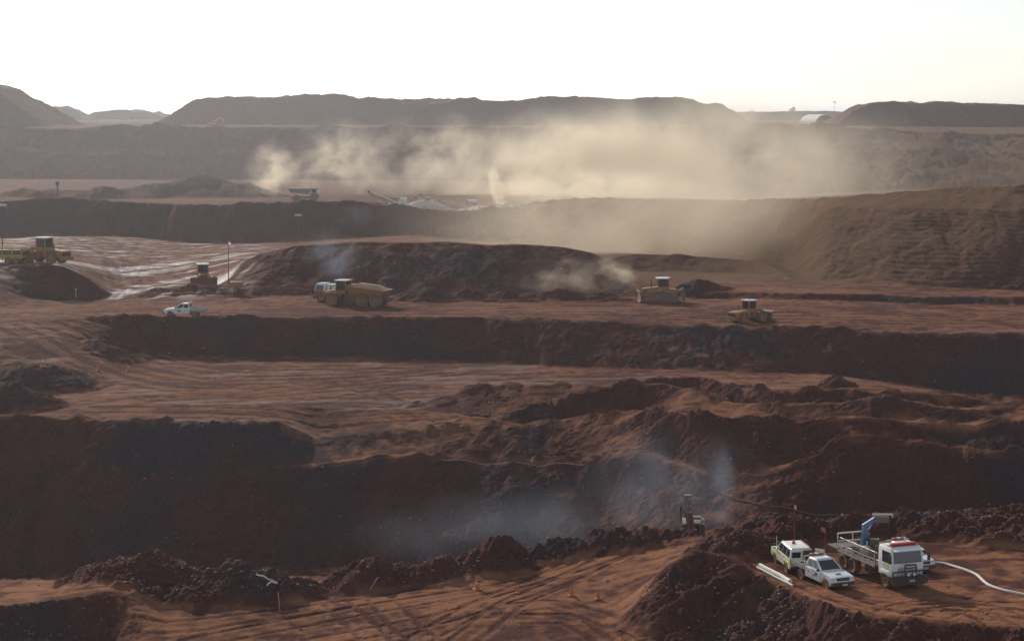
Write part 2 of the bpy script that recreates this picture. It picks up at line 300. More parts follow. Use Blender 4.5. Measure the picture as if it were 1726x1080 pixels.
rut(-28.6, (1570, 1042), (1600, 1026), (1660, 1018), (1740, 1020))
def rayb(px, py, y0, y1):
    j = int(np.clip(np.searchsorted(COLS, px), 1, nc - 1)); i0, i1 = np.searchsorted(ROWS, y0), np.searchsorted(ROWS, y1)
    h = np.nonzero(ZB[i0:i1, j] >= -(py - HZ) * ROWS[i0:i1] / F)[0]
    y = ROWS[i0 + (h[0] if len(h) else i1 - i0 - 1)]
    return ((px - CX) / F * y, y)
def far_rut(y0, y1, *pts, gap=2.4):
    q = np.array([rayb(a, b, y0, y1) for a, b in pts]); t = np.linspace(0, 1, len(q)); tt_ = np.linspace(0, 1, 44)
    c = np.stack([np.interp(tt_, t, q[:, 0]), np.interp(tt_, t, q[:, 1])], 1)
    for _ in range(8): c[1:-1] = .25 * c[:-2] + .5 * c[1:-1] + .25 * c[2:]
    g = np.gradient(c, axis=0); n = np.stack([-g[:, 1], g[:, 0]], 1); n /= np.linalg.norm(n, axis=1)[:, None] + 1e-9
    for s_ in (-.5, .5): RUTS.append(c + n * gap * s_)
for k in range(5):
    far_rut(192, 242, (10 + 34 * k, 548 - k), (90 + 36 * k, 590 - 2 * k), (180 + 30 * k, 632 - 4 * k), (300 + 30 * k, 658 - 6 * k), (480 + 40 * k, 660 - 9 * k))
for pts in [[(60, 690), (250, 672), (420, 668), (620, 650), (800, 632)], [(150, 690), (380, 690), (560, 676), (700, 650), (900, 632)], [(250, 640), (420, 652), (600, 640), (780, 622)], [(300, 612), (450, 622), (620, 618), (760, 615)],
            [(330, 690), (480, 700), (560, 712), (640, 705), (760, 700)], [(500, 668), (620, 684), (700, 712)], [(560, 640), (640, 668), (760, 712)], [(220, 655), (300, 668), (420, 664), (560, 640)]]:
    far_rut(192, 242, *pts)
for pts in [[(0, 530), (250, 522), (500, 522), (800, 525), (1100, 530), (1400, 536), (1726, 545)], [(0, 538), (300, 530), (700, 527), (1000, 533), (1300, 541), (1726, 550)], [(100, 522), (260, 512), (420, 508), (600, 515), (760, 520)]]:
    far_rut(240, 268, *pts)
for pts in [[(110, 402), (190, 430), (230, 470), (320, 500)], [(160, 402), (240, 425), (290, 460), (400, 494)], [(230, 402), (190, 440), (215, 490), (150, 515)], [(330, 414), (250, 440), (215, 470), (240, 505)], [(120, 412), (220, 412), (330, 418), (400, 414)]]:
    far_rut(258, 440, *pts, gap=3)
RUTM = np.zeros((nr, nc), np.float32)
rsel = slice(0, int(np.searchsorted(ROWS, 440)))
csel = slice(int(np.searchsorted(COLS, -60)), int(np.searchsorted(COLS, 1800)))
xs, ys = XX[rsel, csel], YY[rsel, csel]
rm = np.zeros_like(xs)
for c in RUTS:
    dmin = np.full(xs.shape, 9.0, np.float32)
    x0, x1 = c[:, 0].min() - 3, c[:, 0].max() + 3; y0, y1 = c[:, 1].min() - 3, c[:, 1].max() + 3
    m = (xs > x0) & (xs < x1) & (ys > y0) & (ys < y1)
    if not m.any(): continue
    xm, ym = xs[m], ys[m]; dm = np.full(xm.shape, 9.0, np.float32)
    for k in range(len(c) - 1):
        ax, ay = c[k]; bx, by = c[k + 1]; ex, ey = bx - ax, by - ay
        t = np.clip(((xm - ax) * ex + (ym - ay) * ey) / (ex * ex + ey * ey + 1e-9), 0, 1)
        dm = np.minimum(dm, np.hypot(xm - ax - t * ex, ym - ay - t * ey))
    ww = np.interp(ym, [88, 136, 190, 270, 440], [1, 1, 1.7, 2.4, 4.5])
    v = np.exp(-(dm / (.2 * ww)) ** 2) - .55 * np.exp(-((dm - .42 * ww) / (.16 * ww)) ** 2)
    o = rm[m]; rm[m] = np.where(np.abs(v) > np.abs(o), v, o)
RUTM[rsel, csel] = rm
D -= RUTM * .05 * FLAT
# fan of fine wheel marks everywhere on the near flats
near_fl = FLAT * NEARP
sN = vn((XX * .55 - YY) / .5, (XX + .6 * YY) / 9, 67)
sN2 = vn((XX * .25 + YY * .9) / .34, (XX - .3 * YY) / 8, 68)
D += near_fl * (.014 * sN + .012 * sN2)

ZZ = ZB + HZ_ + D * np.interp(YY, [88, 740, 760, 900], [1, 1, .5, 0]).astype(np.float32)
def ground_z(x, y):              # height of the finished ground under a world point
    i = np.clip(np.searchsorted(ROWS, y), 1, nr - 1); c = x / y * F + CX; j = np.clip(np.searchsorted(COLS, c), 1, nc - 1)
    fy = (y - ROWS[i - 1]) / (ROWS[i] - ROWS[i - 1]); fx = (c - COLS[j - 1]) / (COLS[j] - COLS[j - 1])
    return float((ZZ[i-1, j-1] * (1 - fx) + ZZ[i-1, j] * fx) * (1 - fy) + (ZZ[i, j-1] * (1 - fx) + ZZ[i, j] * fx) * fy)
def ground_at(px, py, y0=88, y1=800):   # first ground point on the line of sight of a photo pixel
    j = int(np.clip(np.searchsorted(COLS, px), 1, nc - 1))
    i0, i1 = np.searchsorted(ROWS, y0), np.searchsorted(ROWS, y1)
    line = -(py - HZ) * ROWS[i0:i1] / F
    hit = np.nonzero(ZZ[i0:i1, j] >= line)[0]
    y = ROWS[i0 + (hit[0] if len(hit) else len(line) - 1)]
    x = (px - CX) / F * y
    return Vector((x, y, ground_z(x, y)))

# ------------------------------------------------------------------ what the ground is made of (0..1 per vertex): packed dust, pale ochre soil, wet mud, grey ore
big = fbm(XX / 14, YY / 14, 3, 71)
med = fbm(XX / 3.5, YY / 3.5, 3, 72)
fine = fbm(XX / .9, YY / .9, 3, 74)
strk = fbm(XX / 7, YY / .8, 3, 75)
TRACK = FLAT * sstep(-.42, .42, .4 * big + .4 * med + .6 * fine * band(.9) + .42 * strk + .0)
TRACK = np.clip(TRACK + .12 * near_fl * sN + .22 * FLAT * floorB * (.6 * sB + .4 * sC) + .3 * FLAT * road * sR + .25 * ramp * sP - (.45 + .4 * ramp) * RUTM * FLAT, 0, 1)
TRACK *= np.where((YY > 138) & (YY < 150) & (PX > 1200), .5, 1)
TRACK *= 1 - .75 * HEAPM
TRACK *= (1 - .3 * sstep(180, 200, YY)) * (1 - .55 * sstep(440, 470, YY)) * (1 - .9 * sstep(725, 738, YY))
OCHRE = np.clip(sstep(640, 1150, PX + 90 * big) * sstep(275, 300, YY) * (.75 + .5 * med) + .12 * sstep(470, 520, YY) * FLAT, 0, 1) * (1 - sstep(745, 800, YY) * .7)
WET = FLAT * (1 - STEEPB) * mud * sstep(-.05, .7, .7 * sM + .8 * med + .5 * strk) + FLAT * floorB * sstep(.45, .8, sB + .5 * med) * .35
greyn = fbm(XX / 9, YY / 9, 3, 73)
GREY = sstep(-.05, .45, greyn + .25 * med) * (.75 * ROUGH)
PXW = PX + 60 * big + 40 * med
gx = sstep(130, 200, PXW) * (1 - sstep(500, 680, PXW)) * sstep(181, 188, YY + 4 * med + 3 * big) * (1 - sstep(191, 193, YY))
GREY = np.clip(np.maximum(GREY, gx), 0, 1)

def grid_mesh(name, X, Y, Z):
    n, m = X.shape
    me = bpy.data.meshes.new(name)
    me.vertices.add(n * m)
    co = np.empty((n * m, 3), np.float32); co[:, 0] = X.ravel(); co[:, 1] = Y.ravel(); co[:, 2] = Z.ravel()
    me.vertices.foreach_set('co', co.ravel())
    a = (np.arange(n - 1)[:, None] * m + np.arange(m - 1)[None, :]).ravel()
    q = np.stack([a, a + 1, a + 1 + m, a + m], 1).astype(np.int32)
    me.loops.add(q.size); me.loops.foreach_set('vertex_index', q.ravel())
    me.polygons.add(len(q)); me.polygons.foreach_set('loop_start', np.arange(0, q.size, 4, dtype=np.int32))
    me.polygons.foreach_set('use_smooth', np.ones(len(q), bool))
    me.update(calc_edges=True)
    return me
def add_soil(me, tr, oc, we, gr):
    at = me.attributes.new('soil', 'FLOAT_COLOR', 'POINT')
    c = np.stack([tr.ravel(), oc.ravel(), we.ravel(), gr.ravel()], 1).astype(np.float32)
    at.data.foreach_set('color', c.ravel())

def soil_material():
    m = bpy.data.materials.new('iron_soil'); m.use_nodes = True
    t = m.node_tree; N = t.nodes; L = t.links
    bs = N['Principled BSDF']
    at = N.new('ShaderNodeAttribute'); at.attribute_name = 'soil'
    sp = N.new('ShaderNodeSeparateColor'); L.new(at.outputs['Color'], sp.inputs[0])
    geo = N.new('ShaderNodeNewGeometry')
    def noise(scale, det=4.0, rough=.6):
        n = N.new('ShaderNodeTexNoise'); n.inputs['Scale'].default_value = scale; n.inputs['Detail'].default_value = det; n.inputs['Roughness'].default_value = rough
        L.new(geo.outputs['Position'], n.inputs['Vector']); return n.outputs['Fac']
    def ramp(fac, *st):
        r = N.new('ShaderNodeValToRGB'); L.new(fac, r.inputs['Fac'])
        e = r.color_ramp.elements
        while len(e) < len(st): e.new(.5)
        for k, (p_, c_) in enumerate(st): e[k].position = p_; e[k].color = (*c_, 1)
        return r.outputs['Color']
    def mix(a, b_, f):
        x = N.new('ShaderNodeMix'); x.data_type = 'RGBA'
        L.new(a, x.inputs[6]); L.new(b_, x.inputs[7]); L.new(f, x.inputs[0]); return x.outputs[2]
    n1 = noise(.35, 5); n2 = noise(2.6, 5, .7); n3 = noise(.09, 3); n4 = noise(7.0, 3, .7)
    rubble = mix(ramp(n2, (.3, (.044, .0165, .0145)), (.52, (.096, .033, .025)), (.72, (.170, .066, .046))), ramp(n1, (.3, (.046, .021, .020)), (.7, (.112, .043, .034))), n3)
    ore = ramp(n4, (.3, (.028, .020, .024)), (.55, (.052, .037, .044)), (.75, (.115, .085, .095)))
    dust = mix(ramp(n1, (.3, (.205, .082, .042)), (.7, (.34, .152, .078))), ramp(n2, (.3, (.175, .066, .034)), (.7, (.38, .182, .098))), n3)
    ochre = mix(ramp(n2, (.3, (.10, .055, .031)), (.7, (.19, .115, .063))), ramp(n1, (.3, (.10, .052, .030)), (.7, (.17, .098, .055))), n3)
    mud = ramp(n1, (.3, (.12, .085, .078)), (.7, (.21, .16, .145)))
    c = mix(rubble, ore, at.outputs['Alpha'])
    c = mix(c, dust, sp.outputs[0])
    c = mix(c, ochre, sp.outputs[1])
    c = mix(c, mud, sp.outputs[2])
    L.new(c, bs.inputs['Base Color'])
    ro = N.new('ShaderNodeMapRange'); L.new(sp.outputs[2], ro.inputs[0]); ro.inputs[3].default_value = .92; ro.inputs[4].default_value = .56
    L.new(ro.outputs[0], bs.inputs['Roughness'])
    so_ = N.new('ShaderNodeMapRange'); L.new(sp.outputs[2], so_.inputs[0]); so_.inputs[3].default_value = .03; so_.inputs[4].default_value = .15
    L.new(so_.outputs[0], bs.inputs['Specular IOR Level'])
    bp = N.new('ShaderNodeBump'); bp.inputs['Strength'].default_value = .8; bp.inputs['Distance'].default_value = .16
    hm = N.new('ShaderNodeMath'); hm.operation = 'ADD'; L.new(n2, hm.inputs[0]); L.new(n4, hm.inputs[1])
    L.new(hm.outputs[0], bp.inputs['Height']); L.new(bp.outputs[0], bs.inputs['Normal'])
    return m
SOIL = soil_material()
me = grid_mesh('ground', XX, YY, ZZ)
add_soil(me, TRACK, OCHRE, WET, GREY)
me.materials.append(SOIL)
ground = bpy.data.objects.new('ground', me); COL.objects.link(ground)
ground['kind'] = 'structure'

# ------------------------------------------------------------------ stockpiles on the skyline: crest rows by column, a flat-topped ridge of loose ore at the angle of repose
def stockpile(name, Y0, zb, pts, top=14., seed=0, ochre=.0, grey=.6, step=3.0, rough=1.0, slope=.72, soft=0.0):
    a = np.array(pts, float)
    c = np.arange(a[0, 0], a[-1, 0] + step, step)
    crest = -(np.interp(c, a[:, 0], a[:, 1]) - HZ) * Y0 / F
    hx = np.maximum(crest - zb, 0)
    H = hx.max(); wd = H / slope
    v = np.concatenate([np.linspace(-wd - top / 2, -top / 2, 44), np.linspace(-top / 2, top / 2, 8)[1:], np.linspace(top / 2, wd + top / 2, 26)[1:]])
    X = np.repeat(((c - CX) / F * Y0)[None, :], len(v), 0); V = np.repeat(v[:, None], len(c), 1)
    Z = np.minimum(hx[None, :], np.clip(H - (np.abs(V) - top / 2) * slope, 0, None))
    k = Y0 / 850.
    Z = Z + (Z > .02 * H) * rough * k * (1.1 * (np.abs(vn(X / (9 * k), V / (14 * k), seed + 21)) - .35) + .5 * (np.abs(vn(X / (4 * k), V / (6 * k), seed + 22)) - .35) + .7 * fbm(X / (7 * k), V / (7 * k), 3, seed) + .7 * np.clip(Z / H, 0, 1) * vn(X / (16 * k), V / (40 * k), seed + 5) + .5 * (.4 - np.abs(vn(X / (2.2 * k), V / (3 * k), seed + 9))))
    Z = np.where((V < -wd) | (V > wd), Z, Z)
    me_ = grid_mesh(name, X.astype(np.float32), (V + Y0).astype(np.float32), (Z + zb - .3).astype(np.float32))
    o_ = np.ones_like(X)
    add_soil(me_, .12 * o_, ochre * o_, 0 * o_, np.clip(grey * (.7 + .8 * fbm(X / 20, V / 20, 2, seed + 3)), 0, 1))
    me_.materials.append(SOIL)
    o = bpy.data.objects.new(name, me_); COL.objects.link(o); o['kind'] = 'structure'
    return o
stockpile('stockpile_hill', 800, -5.5, [(-420, 150), (-300, 120), (-120, 118), (-20, 140), (0, 143), (14, 148), (60, 178), (103, 207), (122, 213)], seed=101, grey=.8)
stockpile('stockpile_hill', 880, -5.5, [(262, 213), (275, 209), (330, 169), (380, 163), (440, 166), (500, 163), (545, 160), (575, 156), (605, 163), (650, 166), (720, 168), (800, 171), (840, 190), (880, 213)], seed=111, grey=.55)
stockpile('stockpile_hill', 830, -5.5, [(668, 213), (690, 206), (722, 175), (760, 169), (775, 166), (800, 165), (815, 170), (865, 170), (900, 165), (930, 161), (965, 162), (1000, 164), (1070, 164), (1140, 164), (1162, 168), (1180, 176), (1215, 177), (1230, 186), (1250, 202), (1268, 213)], seed=121, grey=.5)
stockpile('stockpile_hill', 740, -5.2, [(1370, 212), (1400, 206), (1418, 195), (1442, 180), (1450, 176), (1500, 172), (1540, 175), (1600, 174), (1650, 177), (1690, 173), (1726, 176), (1850, 172), (2000, 178), (2200, 212)], seed=131, grey=.25)
def hill(*a, **k):
    o = stockpile('hill', *a, **k); return o
hill(1600, -5.6, [(20, 203), (40, 185), (58, 178), (82, 179), (112, 181), (136, 194), (160, 203)], top=35, seed=141, grey=.9, step=2)
hill(1750, -6, [(120, 203), (146, 198), (165, 191), (200, 188), (235, 188.5), (262, 190), (285, 197), (310, 203)], top=50, seed=151, grey=.9, step=2)
hill(1700, -8, [(1180, 207), (1230, 190), (1290, 189), (1340, 188), (1430, 189), (1520, 191), (1640, 206)], top=120, seed=161, grey=.4, step=2, rough=.4)
# ------------------------------------------------------------------ air: even haze, dust clouds, smoke
def box_obj(name, lo, hi, m):
    bm = bmesh.new(); bmesh.ops.create_cube(bm, size=1)
    for v in bm.verts:
        v.co = Vector([lo[k] + (v.co[k] + .5) * (hi[k] - lo[k]) for k in range(3)])
    me_ = bpy.data.meshes.new(name); bm.to_mesh(me_); bm.free(); me_.materials.append(m)
    o = bpy.data.objects.new(name, me_); COL.objects.link(o); o['kind'] = 'stuff'
    return o
def vol_mat(name, color, density, aniso):
    m = bpy.data.materials.new(name); m.use_nodes = True
    t = m.node_tree
    for n in list(t.nodes):
        if n.type != 'OUTPUT_MATERIAL': t.nodes.remove(n)
    v = t.nodes.new('ShaderNodeVolumePrincipled')
    v.inputs['Color'].default_value = (*color, 1); v.inputs['Density'].default_value = density; v.inputs['Anisotropy'].default_value = aniso
    t.links.new(v.outputs[0], t.nodes['Material Output'].inputs['Volume'])
    return m, t, v
hm_, _, _ = vol_mat('haze_air', (.90, .93, .97), .00012, .55)
haze = box_obj('haze', (-9000, -60, -300), (9000, 31000, 42), hm_)

def puff(name, mn, label, c0, color, density, aniso, radii, nscale, edge=.45, detail=6.0, contrast=(.42, .72), stretch=(1, .8, 1.15), rot=0.0, dist=.35):
    """a soft ellipsoid of drifting dust or smoke: density is broken up by noise and fades out well inside the skin"""
    m, t, v = vol_mat(mn, color, density, aniso)
    N, L = t.nodes, t.links
    tc = N.new('ShaderNodeTexCoord')
    ln = N.new('ShaderNodeVectorMath'); ln.operation = 'LENGTH'; L.new(tc.outputs['Object'], ln.inputs[0])
    fall = N.new('ShaderNodeMapRange'); fall.interpolation_type = 'SMOOTHSTEP'; L.new(ln.outputs['Value'], fall.inputs[0])
    fall.inputs[1].default_value = 1.0; fall.inputs[2].default_value = edge; fall.inputs[3].default_value = 0; fall.inputs[4].default_value = 1
    mp = N.new('ShaderNodeMapping'); L.new(tc.outputs['Object'], mp.inputs[0])
    mp.inputs['Scale'].default_value = [radii[k] * nscale * stretch[k] for k in range(3)]
    mp.inputs['Location'].default_value = [random.uniform(0, 50) for _ in range(3)]
    nz = N.new('ShaderNodeTexNoise'); nz.inputs['Scale'].default_value = 1; nz.inputs['Detail'].default_value = detail; nz.inputs['Roughness'].default_value = .62; nz.inputs['Distortion'].default_value = dist
    L.new(mp.outputs[0], nz.inputs['Vector'])
    mr = N.new('ShaderNodeMapRange'); mr.interpolation_type = 'SMOOTHSTEP'; L.new(nz.outputs['Fac'], mr.inputs[0]); mr.inputs[1].default_value = contrast[0]; mr.inputs[2].default_value = contrast[1]
    mu = N.new('ShaderNodeMath'); mu.operation = 'MULTIPLY'; L.new(fall.outputs[0], mu.inputs[0]); L.new(mr.outputs[0], mu.inputs[1])
    md = N.new('ShaderNodeMath'); md.operation = 'MULTIPLY'; L.new(mu.outputs[0], md.inputs[0]); md.inputs[1].default_value = density
    L.new(md.outputs[0], v.inputs['Density'])
    bm = bmesh.new(); bmesh.ops.create_icosphere(bm, subdivisions=3, radius=1)
    me_ = bpy.data.meshes.new(name); bm.to_mesh(me_); bm.free(); me_.materials.append(m)
    o = bpy.data.objects.new(name, me_); COL.objects.link(o)
    o.location = c0; o.scale = radii; o.rotation_euler = (0, rot, 0)
    o['kind'] = 'stuff'; o['label'] = label; o['category'] = 'dust cloud' if 'dust' in mn else 'smoke'
    return o
DUSTC = (.93, .82, .655)
SMOKEC = (.64, .77, .95)
# ------------------------------------------------------------------ kit for machines and small things
MATS = {}
def paint(name, c, rough=.45, metal=0.0, dirt=.35, dirtc=(.23, .115, .065), spec=.5, scale=3.0, coat=0.0):
    """paint with a film of red dust: patchy, and thicker low on the body"""
    if name in MATS: return MATS[name]
    m = bpy.data.materials.new(name); m.use_nodes = True
    t = m.node_tree; N, L = t.nodes, t.links; b = N['Principled BSDF']
    b.inputs['Roughness'].default_value = rough; b.inputs['Metallic'].default_value = metal; b.inputs['Specular IOR Level'].default_value = spec
    b.inputs['Coat Weight'].default_value = coat
    tc = N.new('ShaderNodeTexCoord')
    n = N.new('ShaderNodeTexNoise'); n.inputs['Scale'].default_value = scale; n.inputs['Detail'].default_value = 5; n.inputs['Roughness'].default_value = .65
    L.new(tc.outputs['Object'], n.inputs['Vector'])
    sx = N.new('ShaderNodeSeparateXYZ'); L.new(tc.outputs['Object'], sx.inputs[0])
    lo = N.new('ShaderNodeMapRange'); L.new(sx.outputs['Z'], lo.inputs[0]); lo.inputs[1].default_value = 1.3; lo.inputs[2].default_value = .2; lo.inputs[3].default_value = 0; lo.inputs[4].default_value = .45
    mr = N.new('ShaderNodeMapRange'); L.new(n.outputs['Fac'], mr.inputs[0]); mr.inputs[1].default_value = .40; mr.inputs[2].default_value = .72; mr.inputs[3].default_value = dirt * .25; mr.inputs[4].default_value = dirt * 1.2
    ad = N.new('ShaderNodeMath'); ad.operation = 'ADD'; ad.use_clamp = True; L.new(mr.outputs[0], ad.inputs[0])
    ml = N.new('ShaderNodeMath'); ml.operation = 'MULTIPLY'; L.new(lo.outputs[0], ml.inputs[0]); ml.inputs[1].default_value = min(1, dirt * 2.2)
    L.new(ml.outputs[0], ad.inputs[1])
    x = N.new('ShaderNodeMix'); x.data_type = 'RGBA'; x.inputs[6].default_value = (*c, 1); x.inputs[7].default_value = (*dirtc, 1); L.new(ad.outputs[0], x.inputs[0])
    L.new(x.outputs[2], b.inputs['Base Color'])
    rr = N.new('ShaderNodeMapRange'); L.new(ad.outputs[0], rr.inputs[0]); rr.inputs[3].default_value = rough; rr.inputs[4].default_value = .9
    L.new(rr.outputs[0], b.inputs['Roughness'])
    MATS[name] = m
    return m
WHITE = paint('white_paint', (.80, .81, .80), .18, dirt=.24, coat=.6)
CREAM = paint('cream_paint', (.78, .75, .60), .18, dirt=.2, coat=.6)
GLASS = paint('window_glass', (.020, .028, .034), .08, dirt=.10, spec=.7)
BLUEGLASS = paint('windscreen_glass', (.018, .045, .09), .08, dirt=.06, spec=.7)
BLACK = paint('black_steel', (.018, .019, .020), .5, dirt=.18)
RUBBER = paint('tyre_rubber', (.022, .020, .019), .85, dirt=.75, scale=6)
RIM = paint('steel_rim', (.30, .26, .22), .5, dirt=.6)
ALLOY = paint('aluminium', (.56, .56, .55), .35, metal=.5, dirt=.35)
YELLOW = paint('machine_yellow', (.34, .165, .03), .5, dirt=.65)
BRIGHTY = paint('bright_yellow', (.52, .33, .03), .45, dirt=.45)
ORANGE = paint('signal_orange', (.66, .14, .03), .5, dirt=.28)
FLAGO = paint('faded_orange', (.42, .12, .045), .7, dirt=.5)
RED = paint('red_plastic', (.62, .05, .03), .4, dirt=.12)
BLUE = paint('crane_blue', (.015, .09, .24), .35, dirt=.12, coat=.3)
LIME = paint('reflective_lime', (.50, .66, .05), .4, dirt=.15)
DGREEN = paint('drum_green', (.03, .06, .045), .5, dirt=.2)
RUST = paint('rusty_steel', (.16, .065, .035), .8, dirt=.5)
MACHGREY = paint('machine_grey', (.10, .095, .09), .6, dirt=.5)
PLATE = paint('number_plate', (.70, .70, .66), .4, dirt=.1)
INK = paint('plate_ink', (.03, .03, .04), .5, dirt=.05)
LAMP = paint('headlamp_lens', (.62, .63, .64), .12, dirt=.12)
POLY = paint('poly_pipe', (.74, .72, .66), .4, dirt=.18)
DHOSE = paint('dark_hose', (.035, .032, .030), .7, dirt=.35)
TIMBER = paint('stake_timber', (.52, .38, .30), .8, dirt=.3)
LOGOBLUE = paint('logo_blue', (.05, .09, .30), .4, dirt=.1)
EARTH = paint('load_earth', (.12, .055, .035), .95, dirt=.5)
FABRIC = paint('shed_fabric', (.80, .78, .70), .6, dirt=.1)
INTERIOR = paint('cargo_dark', (.035, .03, .026), .8, dirt=.2)

class MB:
    def __init__(s): s.bm = bmesh.new()
    def box(s, c, d, rot=None, bev=0.0):
        r = bmesh.ops.create_cube(s.bm, size=1)
        M = Matrix.Translation(Vector(c)) @ (Matrix(rot) if rot is not None else Matrix.Identity(4)) @ Matrix.Diagonal((*d, 1))
        bmesh.ops.transform(s.bm, matrix=M, verts=r['verts'])
        if bev > 0:
            e = list({e for v in r['verts'] for e in v.link_edges})
            bmesh.ops.bevel(s.bm, geom=e, offset=bev, segments=2, affect='EDGES', profile=.6)
        return s
    def beam(s, a, b, w, h=None, up=(0, 0, 1)):
        a, b = Vector(a), Vector(b); h = h or w
        d = b - a; x = d.normalized(); u = Vector(up)
        if abs(x.dot(u)) > .97: u = Vector((1, 0, 0))
        y = u.cross(x).normalized(); z = x.cross(y)
        M = Matrix((x, y, z)).transposed().to_4x4()
        return s.box((a + b) / 2, (d.length, w, h), M)
    def cyl(s, a, b, r0, r1=None, n=12, caps=True):
        a, b = Vector(a), Vector(b); r1 = r0 if r1 is None else r1
        d = b - a; q = d.to_track_quat('Z', 'Y').to_matrix().to_4x4()
        r = bmesh.ops.create_cone(s.bm, cap_ends=caps, segments=n, radius1=r0, radius2=r1, depth=d.length)
        bmesh.ops.transform(s.bm, matrix=Matrix.Translation((a + b) / 2) @ q, verts=r['verts'])
        return s
    def prism(s, prof, y0, y1, inset=0.0):   # side profile (x, z) extruded across the width
        A = [s.bm.verts.new((x, y0, z)) for x, z in prof]; B = [s.bm.verts.new((x, y1, z)) for x, z in prof]
        n = len(prof)
        fs = [s.bm.faces.new(A), s.bm.faces.new(B[::-1])]
        for k in range(n): fs.append(s.bm.faces.new((A[k], B[k], B[(k + 1) % n], A[(k + 1) % n])))
        bmesh.ops.recalc_face_normals(s.bm, faces=fs)
        bmesh.ops.triangulate(s.bm, faces=fs[:2])
        return s
    def loft(s, loops):
        V = [[s.bm.verts.new(p) for p in l] for l in loops]
        fs = []
        for a, b in zip(V[:-1], V[1:]):
            n = len(a)
            for k in range(n): fs.append(s.bm.faces.new((a[k], a[(k + 1) % n], b[(k + 1) % n], b[k])))
        fs.append(s.bm.faces.new(V[0][::-1])); fs.append(s.bm.faces.new(V[-1]))
        bmesh.ops.recalc_face_normals(s.bm, faces=fs)
        return s
    def slab(s, q, th=.012, out=None):       # a thin panel on four corner points, given real thickness
        q = [Vector(p) for p in q]
        n = (q[1] - q[0]).cross(q[3] - q[0]).normalized()
        if out is not None and n.dot(Vector(out)) < 0: n = -n
        return s.loft([[p - n * th * .3 for p in q], [p + n * th * .7 for p in q]])
    def sphere(s, c, r, sc=(1, 1, 1), sub=2):
        q = bmesh.ops.create_icosphere(s.bm, subdivisions=sub, radius=r)
        bmesh.ops.transform(s.bm, matrix=Matrix.Translation(c) @ Matrix.Diagonal((*sc, 1)), verts=q['verts'])
        return s
    def lathe(s, prof, c, axis='y', n=20):   # profile (radius, along axis) closed ring
        rings = []
        for k in range(n):
            a = 2 * math.pi * k / n
            ring = []
            for r, t in prof:
                u, v = r * math.cos(a), r * math.sin(a)
                p = {'y': (u, t, v), 'x': (t, u, v), 'z': (u, v, t)}[axis]
                ring.append(s.bm.verts.new(Vector(c) + Vector(p)))
            rings.append(ring)
        fs = []
        m = len(prof)
        for k in range(n):
            a, b = rings[k], rings[(k + 1) % n]
            for j in range(m): fs.append(s.bm.faces.new((a[j], a[(j + 1) % m], b[(j + 1) % m], b[j])))
        bmesh.ops.recalc_face_normals(s.bm, faces=fs)
        return s
    def tube(s, pts, r, n=8):
        pts = [Vector(p) for p in pts]; rings = []
        for k, p in enumerate(pts):
            d = (pts[min(k + 1, len(pts) - 1)] - pts[max(k - 1, 0)]).normalized()
            u = d.orthogonal() if abs(d.z) > .95 else Vector((0, 0, 1)).cross(d)
            u.normalize(); v = d.cross(u)
            rings.append([s.bm.verts.new(p + (u * math.cos(2 * math.pi * j / n) + v * math.sin(2 * math.pi * j / n)) * r) for j in range(n)])
        fs = []
        for a, b in zip(rings[:-1], rings[1:]):
            for j in range(n): fs.append(s.bm.faces.new((a[j], a[(j + 1) % n], b[(j + 1) % n], b[j])))
        fs.append(s.bm.faces.new(rings[0][::-1])); fs.append(s.bm.faces.new(rings[-1]))
        bmesh.ops.recalc_face_normals(s.bm, faces=fs)
        return s
    def build(s, name, mat, parent=None, bev=0.0, loc=None, smooth=38):
        if bev > 0: bmesh.ops.bevel(s.bm, geom=[e for e in s.bm.edges if e.calc_face_angle(0) > .5], offset=bev, segments=2, affect='EDGES', profile=.6)
        me_ = bpy.data.meshes.new(name); s.bm.to_mesh(me_); s.bm.free()
        me_.materials.append(mat)
        me_.polygons.foreach_set('use_smooth', [True] * len(me_.polygons)); me_.set_sharp_from_angle(angle=R(smooth))
        o = bpy.data.objects.new(name, me_); COL.objects.link(o)
        if parent is not None: o.parent = parent
        if loc is not None: o.location = loc
        return o
def thing(name, label, cat, loc=(0, 0, 0), rz=0.0, group=None, tilt=None, scale=1.0):
    o = bpy.data.objects.new(name, None); COL.objects.link(o)
    o.empty_display_size = .3
    o.location = loc; o.rotation_euler = (tilt[0] if tilt else 0, tilt[1] if tilt else 0, rz); o.scale = (scale,) * 3
    o['label'] = label; o['category'] = cat
    if group: o['group'] = group
    return o
def tag(o, label, cat, group=None):
    o['label'] = label; o['category'] = cat
    if group: o['group'] = group
    return o
def copy_tree(o, parent=None):
    c = o.copy(); COL.objects.link(c)
    if parent is not None: c.parent = parent; c.matrix_parent_inverse = o.matrix_parent_inverse
    for ch in list(o.children): copy_tree(ch, c)
    return c
